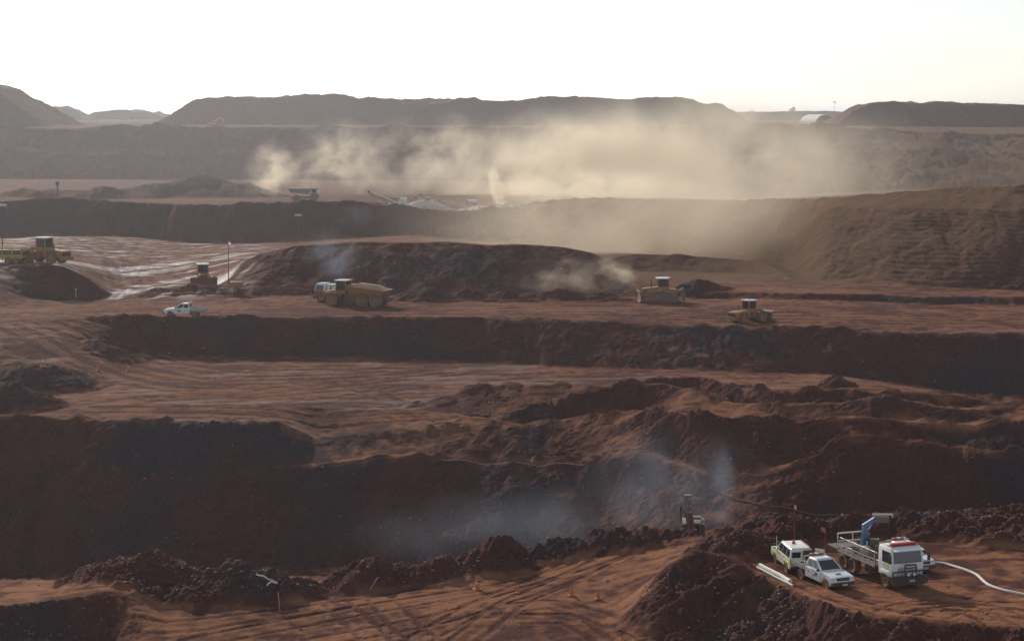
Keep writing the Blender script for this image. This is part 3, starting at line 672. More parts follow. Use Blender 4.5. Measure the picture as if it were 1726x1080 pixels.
def wheel(parent, x, y, r, wd, side, rimmat=RIM, z=None, hub=.56, n=22):
    z = r if z is None else z
    h = wd / 2; k = r * .07
    t = MB().lathe([(r * hub, -h * .8), (r * .86, -h), (r - k * .6, -h * .82), (r, -h * .45), (r, h * .45), (r - k * .6, h * .82), (r * .86, h), (r * hub, h * .8)], (0, 0, 0), n=n)
    if r > .6:                       # lugs of an earthmover tyre
        for j in range(n):
            a = 2 * math.pi * (j + .5) / n
            t.box((math.cos(a) * r, (h * .45 if j % 2 else -h * .45), math.sin(a) * r), (r * .07, h * .95, r * .1), Matrix.Rotation(-a, 4, 'Y'))
    w_ = t.build('wheel', RUBBER, parent, loc=(x, y, z))
    f = h * .55 * side
    MB().lathe([(0.02, f * .55), (r * .2, f * 1.05), (r * .3, f * .75), (r * hub * .85, f * .6), (r * hub * 1.03, f * 1.1), (r * hub * 1.03, -f * .6), (.02, -f * .6)], (0, 0, 0), n=n).build('rim', rimmat, w_)
    return w_
def lerp(a, b, t): return Vector(a) + (Vector(b) - Vector(a)) * t
def face_panel(q, u0, u1, v0, v1, out):  # a window-sized patch on the quad q = (bl, br, tr, tl)
    def at(u, v): return lerp(lerp(q[0], q[1], u), lerp(q[3], q[2], u), v)
    n = Vector(out).normalized() * .006
    return [at(u0, v0) + n, at(u1, v0) + n, at(u1, v1) + n, at(u0, v1) + n]
def arch(cx, r, z0, n=7):                # points of a wheel arch in a side profile, rear to front along the sill
    a0 = math.asin(min(1, max(-1, (z0 - r * .95) / (r * 1.2)))) if False else 0
    return [(cx - math.cos(math.pi * k / n) * r * 1.22, z0 + math.sin(math.pi * k / n) * r * 1.05) for k in range(n + 1)]
# ------------------------------------------------------------------ light vehicles
def stand(px, py, y0=88, y1=800):        # where a photo pixel meets the ground
    return ground_at(px, py, y0, y1)
def cabin(parent, xb, xt, wb, wt, zb, zt, paintm, doors=2, glass=GLASS, wind=GLASS, rearglass=True):
    """greenhouse: xb/xt = (rear, front) at the belt line and the roof; returns the roof object"""
    bl = [(xb[0], -wb, zb), (xb[1], -wb, zb), (xb[1], wb, zb), (xb[0], wb, zb)]
    zm = zt - .07
    tl = [(xt[0], -wt, zm), (xt[1], -wt, zm), (xt[1], wt, zm), (xt[0], wt, zm)]
    top = [(xt[0] + .08, -wt + .10, zt), (xt[1] - .12, -wt + .10, zt), (xt[1] - .12, wt - .10, zt), (xt[0] + .08, wt - .10, zt)]
    roof = MB().loft([bl, tl, top]).build('roof', paintm, parent, bev=.02)
    q = [bl[2], bl[1], tl[1], tl[2]]
    MB().slab(face_panel(q, .07, .93, .10, .92, (1, 0, .6)), .016, (1, 0, .6)).build('windscreen', wind, parent)
    for s, (a, b, c, d) in ((1, (bl[3], bl[2], tl[2], tl[3])), (-1, (bl[0], bl[1], tl[1], tl[0]))):
        q = [a, b, c, d]
        cuts = {1: [(.06, .94)], 2: [(.07, .47), (.53, .93)], 3: [(.04, .30), (.335, .61), (.645, .95)]}[doors]
        for u0, u1 in cuts:
            MB().slab(face_panel(q, u0, u1, .10, .90, (0, s, .3)), .014, (0, s, .3)).build('side_window', glass, parent)
    if rearglass:
        q = [bl[0], bl[3], tl[3], tl[0]]
        MB().slab(face_panel(q, .10, .90, .15, .9, (-1, 0, .2)), .014, (-1, 0, .2)).build('rear_window', glass, parent)
    return roof
def whip_flag(parent, p, h=2.2, fw=.42):
    f = MB().tube([p, (p[0] + .02, p[1], p[2] + h * .5), (p[0] + .06, p[1], p[2] + h)], .012, 6).build('flag_pole', FLAGO, parent)
    MB().box((p[0] - .06 - fw / 2 + .08, p[1], p[2] + h - .16), (fw, .012, .30), Matrix.Rotation(.15, 4, 'Z')).build('flag', FLAGO, f)
def beacon(parent, p, r=.09, m=ORANGE):
    b = MB().cyl(p, (p[0], p[1], p[2] + .04), r * 1.15, n=12).build('beacon_base', BLACK, parent)
    MB().cyl((p[0], p[1], p[2] + .04), (p[0], p[1], p[2] + .20), r, r * .8, 14).build('beacon_lens', m, b)
def plate_text(parent, x, y, z, s=1, txt='ute'):
    p = MB().box((x, y, z), (.02, .38, .13)).build('number_plate', PLATE, parent)
    m = MB()
    for k in range(6): m.box((x + .012 * s, y - .14 + k * .056, z), (.006, .028 + .008 * (k % 2), .062))
    m.build('plate_characters', INK, p)

def make_ute(label, cat, loc, rz, tilt=None, flag=True, group=None, decals=True, scale=1.0):
    t = thing('tray_ute', label, cat, loc, rz, group, tilt, scale)
    z0 = .44
    prof = [(2.52, .46), (2.60, .62), (2.58, .86), (2.46, 1.00), (1.95, 1.085), (1.16, 1.15), (-.80, 1.16), (-.82, z0)] + [(-.80, z0)] + arch(1.72, .38, z0 - .04)[0:] + [(2.3, z0)]
    MB().prism(prof, -.875, .875).build('body', WHITE, t, bev=.035)
    cabin(t, (-.80, 1.22), (-.62, .34), .86, .66, 1.15, 1.79, WHITE)
    MB().box((2.53, 0, .56), (.22, 1.76, .26), bev=.05).build('bumper', BLACK, t)
    MB().box((2.565, 0, .86), (.06, 1.0, .20), Matrix.Rotation(-.15, 4, 'Y'), bev=.02).build('grille', BLACK, t)
    for s in (1, -1):
        MB().box((2.49, s * .68, .90), (.16, .34, .17), Matrix.Rotation(-.25 * s, 4, 'Z'), bev=.04).build('headlight', LAMP, t)
        MB().box((1.02, s * .98, 1.22), (.12, .20, .17), bev=.04).build('wing_mirror', BLACK, t)
        d = MB().box((.66, s * .888, .80), (.86, .012, .62)).build('door', WHITE, t)
        MB().box((.34, s * .905, 1.0), (.16, .03, .035)).build('handle', BLACK, d)
        d2 = MB().box((-.28, s * .888, .80), (.80, .012, .62)).build('door', WHITE, t)
        MB().box((-.58, s * .905, 1.0), (.16, .03, .035)).build('handle', BLACK, d2)
        if decals:
            e = MB().box((.62, s * .897, .88), (.34, .008, .16)).box((.42, s * .898, .74), (.52, .008, .07)).build('door_logo', LOGOBLUE, d)
            MB().box((-.30, s * .897, .90), (.26, .008, .24)).build('door_sticker', LIME, d2)
    MB().prism([(1.55, 1.10), (1.75, 1.16), (1.98, 1.14), (2.0, 1.06)], -.22, .22).build('bonnet_scoop', WHITE, t, bev=.02)
    MB().box((1.985, 0, 1.118), (.05, .30, .05)).build('scoop_mouth', BLACK, t)
    plate_text(t, 2.655, .12, .50)
    # tray
    m = MB().box((-1.78, 0, .90), (1.84, 1.80, .07)).box((-1.55, .35, .66), (2.1, .09, .16)).box((-1.55, -.35, .66), (2.1, .09, .16))
    m.build('tray', ALLOY, t)
    for s in (1, -1):
        d = MB().box((-1.78, s * .895, 1.07), (1.82, .035, .27)).build('drop_side', ALLOY, t)
        g = MB()
        for k in range(5): g.box((-1.78, s * .916, .97 + k * .052), (1.78, .012, .014))
        for x in (-2.66, -1.78, -.9): g.box((x, s * .92, 1.07), (.04, .02, .28))
        g.build('side_ribs', ALLOY, d)
    MB().box((-2.69, 0, 1.07), (.035, 1.80, .27)).build('tail_board', ALLOY, t)
    h = MB()
    for y in (-.86, 0, .86): h.beam((-.90, y, .93), (-.90, y, 1.76), .05)
    h.beam((-.90, -.88, 1.76), (-.90, .88, 1.76), .06).beam((-.90, -.88, 1.35), (-.90, .88, 1.35), .04)
    h.build('headboard', ALLOY, t)
    lb = MB().box((-.72, 0, 1.84), (.26, 1.05, .05), bev=.02).build('light_bar', BLACK, t)
    for y, mm in ((-.40, ORANGE), (.40, ORANGE), (0, LAMP)): MB().box((-.72, y, 1.90), (.24, .26, .09), bev=.03).build('lamp', mm, lb)
    for s in (1, -1): MB().box((-2.70, s * .7, .82), (.05, .30, .10)).build('tail_light', RED, t)
    MB().box((-2.1, 0, .95), (1.0, 1.7, .025)).build('load_dust', EARTH, t)
    for x in (1.72, -1.42):
        for s in (1, -1): wheel(t, x, s * .76, .385, .26, s)
    MB().box((.4, 0, .42), (3.6, .9, .14)).build('chassis', BLACK, t)
    if flag: whip_flag(t, (-.95, .80, 1.76), 1.75)
    return t
g_ = stand(1386, 983, 100, 130)
HEAD = R(-67)
near_ute = make_ute('white double-cab ute with a flat alloy tray, parked to the left of the crane truck', 'ute', g_, HEAD, scale=.9)

# mid-distance ute on the haul road, and one tucked behind the crane truck
g_ = stand(312, 527, 236, 252); g_.y = 243.5; g_.x = (312 - CX) / F * 243.5; g_.z = ground_z(g_.x, g_.y) + .02
mid_ute = make_ute('small white ute driving along the far haul road at the left', 'ute', g_, R(180 - 6), flag=False)
p = P(1524, 944, 121); p.z = ground_z(p.x, p.y)
back_ute = make_ute('white ute almost hidden behind the crane truck cab, only its roof showing', 'ute', p, R(-70), flag=False, scale=.9)

def make_wagon(label, loc, rz, tilt=None):
    t = thing('wagon', label, 'four-wheel drive', loc, rz, None, tilt, .88)
    z0 = .50
    prof = [(2.40, .52), (2.45, .70), (2.42, .95), (2.30, 1.10), (1.75, 1.17), (1.05, 1.20), (-2.38, 1.20), (-2.44, .60), (-2.35, z0)] + arch(-1.42, .40, z0 - .04) + arch(1.42, .40, z0 - .04)
    MB().prism(prof, -.93, .93).build('body', CREAM, t, bev=.04)
    cabin(t, (-2.36, 1.12), (-2.18, .38), .91, .74, 1.19, 1.92, CREAM, doors=3, rearglass=False)
    # rear: left barn door closed with its window, right one swung wide open on the load space
    MB().box((-2.40, .44, 1.50), (.05, .62, .42), Matrix.Rotation(R(-14), 4, 'Y')).build('rear_window', GLASS, t)
    MB().box((-2.385, -.45, 1.33), (.06, .74, 1.0), Matrix.Rotation(R(-8), 4, 'Y')).build('cargo_shadow', INTERIOR, t)  # dark slab on the solid body, painted as the shade inside the load space
    MB().box((-2.42, -.40, 1.05), (.10, .40, .24), bev=.03).box((-2.42, -.66, 1.16), (.08, .18, .30), bev=.02).build('cargo_boxes', BRIGHTY, t)
    d = MB().loft([[(-2.46, -.96, .74), (-3.02, -1.52, .74), (-3.00, -1.55, .74), (-2.44, -1.00, .74)], [(-2.40, -.92, 1.95), (-2.96, -1.44, 1.95), (-2.94, -1.47, 1.95), (-2.38, -.95, 1.95)]]).build('open_rear_door', CREAM, t)
    MB().loft([[(-2.56, -1.00, 1.30), (-2.94, -1.38, 1.30), (-2.90, -1.47, 1.30), (-2.52, -1.09, 1.30)], [(-2.53, -.97, 1.72), (-2.91, -1.34, 1.72), (-2.88, -1.43, 1.72), (-2.50, -1.06, 1.72)]]).build('door_glass', GLASS, d)
    MB().box((-2.44, 0, .84), (.03, 1.70, .16)).build('reflective_strip', LIME, t)
    for s in (1, -1): MB().box((0, s * .938, .88), (4.3, .012, .13)).build('reflective_strip', LIME, t)
    MB().box((-2.48, 0, .60), (.18, 1.80, .20), bev=.04).build('rear_bumper', BLACK, t)
    MB().box((2.46, 0, .64), (.22, 1.84, .24), bev=.05).build('bumper', BLACK, t)
    for s in (1, -1):
        MB().box((2.40, s * .70, .98), (.10, .30, .18), bev=.03).build('headlight', LAMP, t)
        MB().box((-2.45, s * .82, 1.02), (.05, .14, .30)).build('tail_light', RED, t)
        MB().box((.98, s * 1.06, 1.28), (.14, .20, .18), bev=.04).build('wing_mirror', CREAM, t)
        MB().tube([(-2.0, s * .66, 1.96), (.2, s * .66, 1.96)], .022, 6).build('roof_rail', RED if s < 0 else ALLOY, t)
        for x in (.45, -.55):
            dd = MB().box((x, s * .942, .86 + .10), (.92, .010, .50)).build('door', CREAM, t)
            MB().box((x - .36, s * .955, 1.10), (.16, .03, .035)).build('handle', BLACK, dd)
    beacon(t, (-.6, .1, 1.93), .12)
    MB().tube([(1.0, .86, 1.2), (.95, .92, 2.1)], .03, 6).build('snorkel', CREAM, t)
    for x in (1.42, -1.42):
        for s in (1, -1): wheel(t, x, s * .80, .41, .28, s)
    whip_flag(t, (2.2, -.8, 1.1), 3.0)
    return t
g_ = stand(1336, 957, 112, 128)
wagon = make_wagon('cream four-wheel drive wagon with a rear door swung open, behind the white ute', g_, R(98))

# ------------------------------------------------------------------ crane truck
def make_crane_truck(label, loc, rz):
    t = thing('crane_truck', label, 'truck', loc, rz, scale=.9)
    # cab: x forward, front face at 0
    c = [(0, -1.22), (0, 1.22), (-1.75, 1.22), (-1.75, -1.22)]
    def ring(z, fx, w_, rx=-1.75): return [(fx, -w_, z), (fx, w_, z), (rx, w_, z), (rx, -w_, z)]
    MB().loft([ring(.85, -.02, 1.20), ring(1.72, 0, 1.22), ring(2.62, -.12, 1.18), ring(2.80, -.26, 1.12, -1.72)]).build('cab', WHITE, t, bev=.03)
    MB().box((-.66, 0, 2.825), (.55, 2.1, .05)).build('roof_band', paint('orange_band', (.62, .16, .06), .45, dirt=.3), t)
    q = [Vector((.005, 1.22, 1.72)), Vector((.005, -1.22, 1.72)), Vector((-.115, -1.18, 2.62)), Vector((-.115, 1.18, 2.62))]
    wsc = MB().slab(face_panel(q, .06, .94, .06, .95, (1, 0, .15)), .02, (1, 0, .15)).build('windscreen', BLUEGLASS, t)
    MB().beam((.04, .8, 1.78), (.02, .1, 1.92), .02).beam((.04, -.1, 1.78), (.02, -.8, 1.92), .02).build('wipers', BLACK, wsc)
    MB().box((.06, 0, 2.66), (.36, 2.30, .05), Matrix.Rotation(.18, 4, 'Y')).build('sun_visor', WHITE, t)
    for s in (1, -1):
        q = [Vector((-1.75, s * 1.22, 1.72)), Vector((0, s * 1.225, 1.72)), Vector((-.12, s * 1.185, 2.62)), Vector((-1.75, s * 1.185, 2.62))]
        MB().slab(face_panel(q, .30, .92, .03, .86, (0, s, .1)), .02, (0, s, .1)).build('side_window', GLASS, t)
        d = MB().box((-.60, s * 1.226, 1.32), (1.05, .012, .78)).build('door', WHITE, t)
        MB().box((-.98, s * 1.245, 1.55), (.18, .03, .04)).build('handle', BLACK, d)
        MB().box((-.55, s * 1.236, 1.52), (.36, .01, .30)).build('door_sticker', LIME, d)
        mm = MB().beam((.0, s * 1.22, 2.45), (.22, s * 1.48, 2.40), .03).beam((.0, s * 1.22, 1.85), (.22, s * 1.48, 1.9), .03).build('mirror_arm', BLACK, t)
        MB().box((.22, s * 1.50, 2.15), (.07, .22, .52), bev=.02).build('mirror', BLACK, mm)
        MB().loft([[(-.15, s * 1.05, 1.0), (-.15, s * 1.30, 1.0), (-1.55, s * 1.30, 1.0), (-1.55, s * 1.05, 1.0)], [(-.35, s * 1.05, 1.22), (-.35, s * 1.28, 1.22), (-1.35, s * 1.28, 1.22), (-1.35, s * 1.05, 1.22)]]).build('mudguard', WHITE, t, bev=.03)
        MB().box((.02, s * .92, 1.14), (.05, .40, .26), bev=.015).build('headlight', LAMP, t)
        MB().box((.05, s * .92, .74), (.05, .26, .10)).build('indicator', ORANGE, t)
        MB().box((-1.0, s * 1.16, .62), (.5, .25, .06)).box((-1.0, s * 1.16, .92), (.42, .2, .05)).build('cab_step', BLACK, t)
    MB().box((.015, 0, 1.38), (.04, 1.5, .22)).build('grille', ALLOY, t)
    MB().box((.0, 0, .70), (.25, 2.44, .46), bev=.04).build('bumper', BLACK, t)
    bb = MB()
    for z in (.95, 1.30): bb.tube([(.30, -1.34, z), (.36, -1.2, z), (.36, 1.2, z), (.30, 1.34, z)], .045, 8)
    for y in (-1.34, 1.34): bb.tube([(.30, y, .42), (.30, y, 1.30)], .045, 8)
    for y in (-.42, .42): bb.tube([(.36, y, .5), (.36, y, 1.72)], .05, 8)
    bb.tube([(.36, -.42, 1.72), (.36, .42, 1.72)], .05, 8).tube([(.36, -.42, 1.52), (.36, .42, 1.52)], .03, 8)
    for y in (-.95, -.7, .7, .95): bb.tube([(.33, y, .95), (.33, y, 1.30)], .02, 6)
    bb.box((.30, 0, .72), (.14, 2.66, .34)).box((.27, 0, .45), (.1, 2.5, .14))
    b = bb.build('bull_bar', BLACK, t)
    for y in (-.22, .22):
        sp = MB().cyl((.36, y, 1.12), (.48, y, 1.12), .11, .13, 16).build('spotlight', BLACK, b)
        MB().cyl((.481, y, 1.12), (.495, y, 1.12), .118, n=16).build('lens', LAMP, sp)
    plate_text(t, .39, .12, .66)
    lb = MB().box((-.62, 0, 2.88), (.30, 1.9, .06)).build('light_bar', BLACK, t)
    for k in range(3): MB().box((-.62, -.62 + k * .62, 2.96), (.27, .56, .12), bev=.03).build('lamp', RED, lb)
    MB().tube([(-1.9, .95, 1.0), (-1.9, .95, 3.05)], .07, 10).build('exhaust_stack', ALLOY, t)
    # chassis and bed
    MB().box((-3.9, .42, .86), (6.8, .12, .26)).box((-3.9, -.42, .86), (6.8, .12, .26)).box((-3.2, .85, .72), (1.1, .5, .5), bev=.05).box((-3.2, -.85, .72), (1.1, .5, .5), bev=.05).build('chassis', BLACK, t)
    MB().box((-4.7, 0, 1.20), (5.0, 2.46, .12)).build('deck', RUST, t)
    for s in (1, -1):
        MB().box((-4.7, s * 1.245, 1.19), (5.0, .04, .17)).build('side_rail', ALLOY, t)
        g = MB()
        for k in range(8): g.beam((-2.25 - k * .70, s * 1.24, 1.25), (-2.25 - k * .70, s * 1.24, 2.02 if k in (0, 7) else 1.62), .05)
        g.beam((-2.25, s * 1.24, 1.62), (-7.15, s * 1.24, 1.62), .05).beam((-2.25, s * 1.24, 1.42), (-7.15, s * 1.24, 1.42), .03)
        g.build('stake_sides', ALLOY, t)
    hb = MB()
    for y in (-1.2, -.6, 0, .6, 1.2): hb.beam((-2.12, y, 1.25), (-2.12, y, 2.55), .05)
    hb.beam((-2.12, -1.22, 2.55), (-2.12, 1.22, 2.55), .07).beam((-2.12, -1.22, 1.9), (-2.12, 1.22, 1.9), .05).build('headboard', RUST, t)
    rk = MB()
    rk.beam((-7.22, -1.2, 1.25), (-7.22, -1.2, 2.35), .06).beam((-7.22, 1.2, 1.25), (-7.22, 1.2, 2.35), .06).beam((-7.22, -1.24, 2.35), (-7.22, 1.24, 2.35), .08).beam((-7.22, -1.2, 1.8), (-7.22, 1.2, 1.8), .05).beam((-7.22, 0, 1.25), (-7.22, 0, 2.35), .05)
    rk.build('rear_frame', CREAM, t)
    MB().box((-7.85, -.2, 1.32), (1.2, 2.3, .05), Matrix.Rotation(.05, 4, 'Y')).build('loading_ramp', MACHGREY, t)
    # crane
    cr = MB().cyl((-5.3, -.15, 1.26), (-5.3, -.15, 2.0), .40, .30, 16).box((-5.3, -.15, 1.55), (.9, 1.5, .5), bev=.05).build('crane_base', MACHGREY, t)
    MB().loft([[(-5.55, -.40, 1.9), (-5.05, -.40, 1.9), (-5.05, .10, 1.9), (-5.55, .10, 1.9)], [(-5.46, -.31, 3.25), (-5.14, -.31, 3.25), (-5.14, .01, 3.25), (-5.46, .01, 3.25)]]).build('crane_column', BLUE, t, bev=.03)
    yd = Vector((.36, .93, 0))       # folded over the side of the bed, to the right in the photo
    a = Vector((-5.3, -.15, 3.22)); e = a + yd * .72 + Vector((0, 0, .46))
    MB().beam(a - yd * .12 + Vector((0, 0, -.08)), e, .28, .30).beam(a + yd * .12 + Vector((0, 0, -.5)), a + yd * .5 + Vector((0, 0, .05)), .10).build('main_boom', BLUE, t)
    f = e + yd * .92 + Vector((0, 0, -.05))
    jb = MB().beam(e - yd * .1, f, .26, .42).build('outer_boom', MACHGREY, t)
    MB().beam(e - yd * .2 + Vector((0, 0, .32)), f + yd * .28 + Vector((0, 0, .36)), .12, .10).cyl(f + yd * .28 + Vector((0, 0, .36)), f + yd * .28 + Vector((0, 0, .14)), .05, n=8).build('boom_extension', ALLOY, jb)
    MB().cyl(f + Vector((0, 0, -.18)), f + Vector((0, 0, -.36)), .03, n=8).lathe([(.05, -.025), (.09, -.025), (.09, .025), (.05, .025)], f + Vector((0, 0, -.42)), 'y', 10).build('hook', BLACK, jb)
    MB().sphere(a + yd * .28 + Vector((0, 0, -.55)), .09).build('float_lamp', ORANGE, t)
    for x in (-1.0, -5.2, -6.4):
        for s in (1, -1): wheel(t, x, s * 1.02, .54, .36 if x > -2 else .52, s)
    # load that travels with the deck
    return t
g_ = stand(1530, 993, 104, 124)
TH = R(-70)
truck = make_crane_truck('white crane truck with a black bull bar and a folded blue crane on its bed', g_, TH)
TM = Matrix.Translation(truck.location) @ Matrix.Rotation(TH, 4, 'Z') @ Matrix.Scale(.9, 4)
def on_truck(x, y, z): return TM @ Vector((x, y, z))
# things standing or lying on the deck
bpy.context.view_layer.update()
d = MB()
d.lathe([(.02, 0), (.29, 0), (.29, .30), (.30, .31), (.29, .33), (.29, .58), (.30, .60), (.29, .62), (.29, .88), (.27, .86), (.02, .86)], (0, 0, 0), 'z', 20)
o = d.build('oil_drum', DGREEN); o.location = on_truck(-4.75, .25, 1.26 + .02); o.scale = (1.05, 1.05, 1.12)
tag(o, 'dark green drum standing on the bed of the crane truck beside the crane', 'drum')
for k, (y, z, x0, x1, lab) in enumerate([(-.98, 2.02, -2.3, -7.25, 'long bright steel pipe lying along the top of the truck bed side rail'), (-.55, 1.34, -2.4, -6.9, 'pale pipe lying flat on the truck deck below the long pipe')]):
    o = MB().tube([(x0, 0, 0), (x1, 0, 0)], .055, 10).build('pipe', ALLOY)
    o.location = on_truck(0, y, z); o.rotation_euler = (0, 0, TH); o.scale = (.9,) * 3
    tag(o, lab, 'pipe', 'pipes on the crane truck bed')
o = MB().box((0, 0, .24), (.7, .5, .48), bev=.04).box((0, 0, .55), (.5, .34, .16), bev=.03).cyl((.1, 0, .6), (.1, 0, .95), .05, n=8).build('pump', ALLOY); o.location = on_truck(-4.5, -.55, 1.27); o.rotation_euler = (0, 0, TH + .4)
tag(o, 'small grey pump on the truck deck at the foot of the crane', 'pump')

o = MB().box((0, 0, .3), (1.1, .8, .6), bev=.03).box((0, .41, .3), (1.0, .03, .06)).box((0, -.41, .3), (1.0, .03, .06)).build('tool_crate', RUST); o.location = on_truck(-3.2, .5, 1.27); o.rotation_euler = (0, 0, TH)
tag(o, 'rusty tool crate on the truck deck right behind the cab', 'crate')
m = MB()
for k in range(5): m.lathe([(.34 - .02 * (k % 2), .03 + k * .085), (.43 - .02 * (k % 2), .0 + k * .085), (.46 - .02 * (k % 2), .045 + k * .085), (.40, .085 + k * .085)], (0, 0, 0), 'z', 18)
o = m.build('hose_coil', DHOSE); o.location = on_truck(-6.4, .3, 1.27)
tag(o, 'coil of dark hose on the rear of the crane truck deck', 'hose coil')
for k, (y, r_) in enumerate([(.85, .07), (.62, .05)]):
    o = MB().tube([(-2.5, 0, 0), (-6.9, 0, .02)], r_, 8).build('drill_rod', RUST); o.location = on_truck(0, y, 1.34); o.rotation_euler = (0, 0, TH)
    tag(o, ['thicker rusty rod along the far side of the truck deck', 'thinner rusty rod on the truck deck next to the thicker one'][k], 'rod', 'rods on the crane truck deck')
# ------------------------------------------------------------------ heavy machines
DARKSTEEL = paint('dark_dusty_steel', (.10, .085, .07), .6, dirt=.4)
DUSTSTEEL = paint('dusty_steel', (.34, .30, .25), .6, dirt=.6)
def rops_cab(parent, x0, x1, w_, z0, z1, name='cab', m=YELLOW, g=GLASS, roofm=None):
    c = MB()
    for x in (x0, x1):
        for s in (1, -1): c.beam((x, s * w_, z0), (x, s * w_ * .94, z1), .12)
    c.box(((x0 + x1) / 2, 0, z0 + .22), (x1 - x0 + .1, 2 * w_ + .1, .45))
    cb = c.build(name, m, parent)
    MB().box(((x0 + x1) / 2, 0, (z0 + z1) / 2 + .2), (x1 - x0 - .05, 2 * w_ * .95, z1 - z0 - .42)).build('cab_glass', g, cb)
    MB().box(((x0 + x1) / 2, 0, z1 + .07), (x1 - x0 + .4, 2 * w_ + .25, .16), bev=.04).build('cab_roof', roofm or CREAM, cb)
    return cb

def make_wheel_loader(label, loc, rz, scale=1.0, group='yellow wheel loaders'):
    t = thing('wheel_loader', label, 'wheel loader', loc, rz, group, scale=scale)
    MB().loft([[(-.3, -.75, .85), (-3.2, -.85, .75), (-3.2, .85, .75), (-.3, .75, .85)], [(-.3, -.75, 1.75), (-3.25, -.80, 1.55), (-3.25, .80, 1.55), (-.3, .75, 1.75)]]).build('engine_hood', YELLOW, t, bev=.06)
    MB().box((-3.3, 0, 1.05), (.14, 1.3, .62)).build('radiator_grille', BLACK, t)
    MB().box((-3.3, 0, .72), (.55, 1.9, .45), bev=.06).build('counterweight', YELLOW, t)
    MB().cyl((-1.6, .3, 1.7), (-1.6, .3, 2.35), .07, n=10).build('exhaust', BLACK, t)
    rops_cab(t, -.55, .75, .68, 1.45, 2.95)
    beacon(t, (-.3, -.5, 3.05), .10)
    MB().box((1.1, 0, 1.05), (1.4, .9, .8), bev=.05).build('front_frame', YELLOW, t)
    for s in (1, -1):
        MB().prism([(1.2, 1.75), (1.55, 1.95), (2.4, 1.55), (3.35, .55), (3.2, .35), (2.3, 1.15), (1.4, 1.45)], s * .42 - .07, s * .42 + .07).build('lift_arm', YELLOW, t)
        MB().cyl((1.2, s * .42, .95), (2.5, s * .42, 1.25), .07, n=8).build('lift_cylinder', MACHGREY, t)
        MB().prism([(1.05, 1.35), (1.4, 1.55), (2.0, 1.55), (2.3, 1.35), (2.3, 1.28), (1.05, 1.28)], s * .85 - .2, s * .85 + .2).build('mudguard', YELLOW, t)
        MB().tube([(-.3, s * .78, 1.75), (-2.9, s * .82, 2.15 - .25), (-2.95, s * .82, 1.55)], .03, 6).build('hand_rail', YELLOW, t)
    MB().prism([(3.15, .12), (4.25, .08), (4.28, .14), (3.45, .30), (3.25, .70), (3.35, 1.2), (3.75, 1.42), (3.65, 1.5), (3.2, 1.28), (3.05, .7)], -1.35, 1.35).build('bucket', MACHGREY, t)
    for x in (1.65, -1.75):
        for s in (1, -1): wheel(t, x, s * .92, .78, .55, s, YELLOW)
    return t
def put(px, py, Y):
    x = (px - CX) / F * Y
    return Vector((x, Y, ground_z(x, Y)))
make_wheel_loader('small yellow wheel loader with a lit beacon, alone on the haul road at the right', put(1262, 545, 241.5), R(38), .92)
make_wheel_loader('yellow wheel loader seen from behind, parked on the bank above the left ramp', put(76, 440, 281), R(152), 1.25)

def make_dozer(label, loc, rz, scale=1.0, group='tracked bulldozers'):
    t = thing('bulldozer', label, 'bulldozer', loc, rz, group, scale=scale)
    for s in (1, -1):
        n = 10
        prof = [(-2.0 - .5 * math.sin(math.pi * k / n), .55 - .5 * math.cos(math.pi * k / n)) for k in range(n + 1)][::-1]
        prof = [(-2.0 + .5 * math.cos(a) , .55 + .5 * math.sin(a)) for a in np.linspace(math.pi * 1.5, math.pi * .6, 7)] + [(-.5, 1.55), (.1, 1.45)] + [(1.9 + .5 * math.cos(a), .55 + .5 * math.sin(a)) for a in np.linspace(math.pi * .5, -math.pi * .5, 8)]
        tr = MB().prism(prof, s * 1.15 - .32, s * 1.15 + .32).build('track', MACHGREY, t)
        for x in np.linspace(-1.3, 1.2, 5): MB().cyl((x, s * 1.46, .38), (x, s * 1.52, .38), .2, n=12).build('track_roller', RUST, tr)
        for x in (1.9, -2.0): MB().cyl((x, s * 1.46, .55), (x, s * 1.54, .55), .36, n=14).build('sprocket', RUST, tr)
        MB().beam((.2, s * 1.62, .62), (2.75, s * 1.62, .55), .16, .24).build('push_arm', YELLOW, t)
        MB().cyl((1.9, s * .6, 1.75), (2.75, s * .6, 1.05), .09, n=8).build('lift_cylinder', MACHGREY, t)
    MB().loft([[(.2, -.68, .9), (2.35, -.62, .9), (2.35, .62, .9), (.2, .68, .9)], [(.2, -.66, 2.15), (2.30, -.58, 1.95), (2.30, .58, 1.95), (.2, .66, 2.15)]]).build('engine_hood', YELLOW, t, bev=.05)
    MB().box((2.36, 0, 1.45), (.08, 1.0, .9)).build('radiator_grille', BLACK, t)
    MB().cyl((1.2, .25, 2.0), (1.2, .25, 3.1), .09, n=10).build('exhaust', BLACK, t)
    MB().box((-1.3, 0, 1.35), (2.0, 1.5, 1.0), bev=.06).build('rear_body', YELLOW, t)
    rops_cab(t, -1.15, .30, .78, 1.75, 3.25, roofm=WHITE)
    MB().box((-1.35, 0, 3.30), (.3, 1.9, .22)).build('roll_bar', YELLOW, t)
    b = MB()
    b.prism([(2.75, .08), (2.95, .05), (2.82, .6), (2.85, 1.1), (3.05, 1.55), (2.90, 1.62), (2.68, 1.1), (2.65, .5)], -1.95, 1.95)
    b.build('blade', RUST, t)
    for k in (-.55, .55):
        MB().beam((-2.2, k, 1.3), (-3.25, k, 1.75), .2, .3).beam((-3.2, k, 2.0), (-3.3, k, .15), .2, .35).build('ripper', MACHGREY, t)
    MB().beam((-3.2, -.9, 1.7), (-3.2, .9, 1.7), .3, .35).build('ripper_beam', MACHGREY, t)
    return t
dz = make_dozer('yellow bulldozer with raised ripper, trailing dust at the centre right of the pit', put(1112, 505, 262.5), R(182), 1.0)
make_dozer('yellow bulldozer facing the camera at the edge of the wet grey floor, left', put(342, 476, 279), R(-78), 1.0)

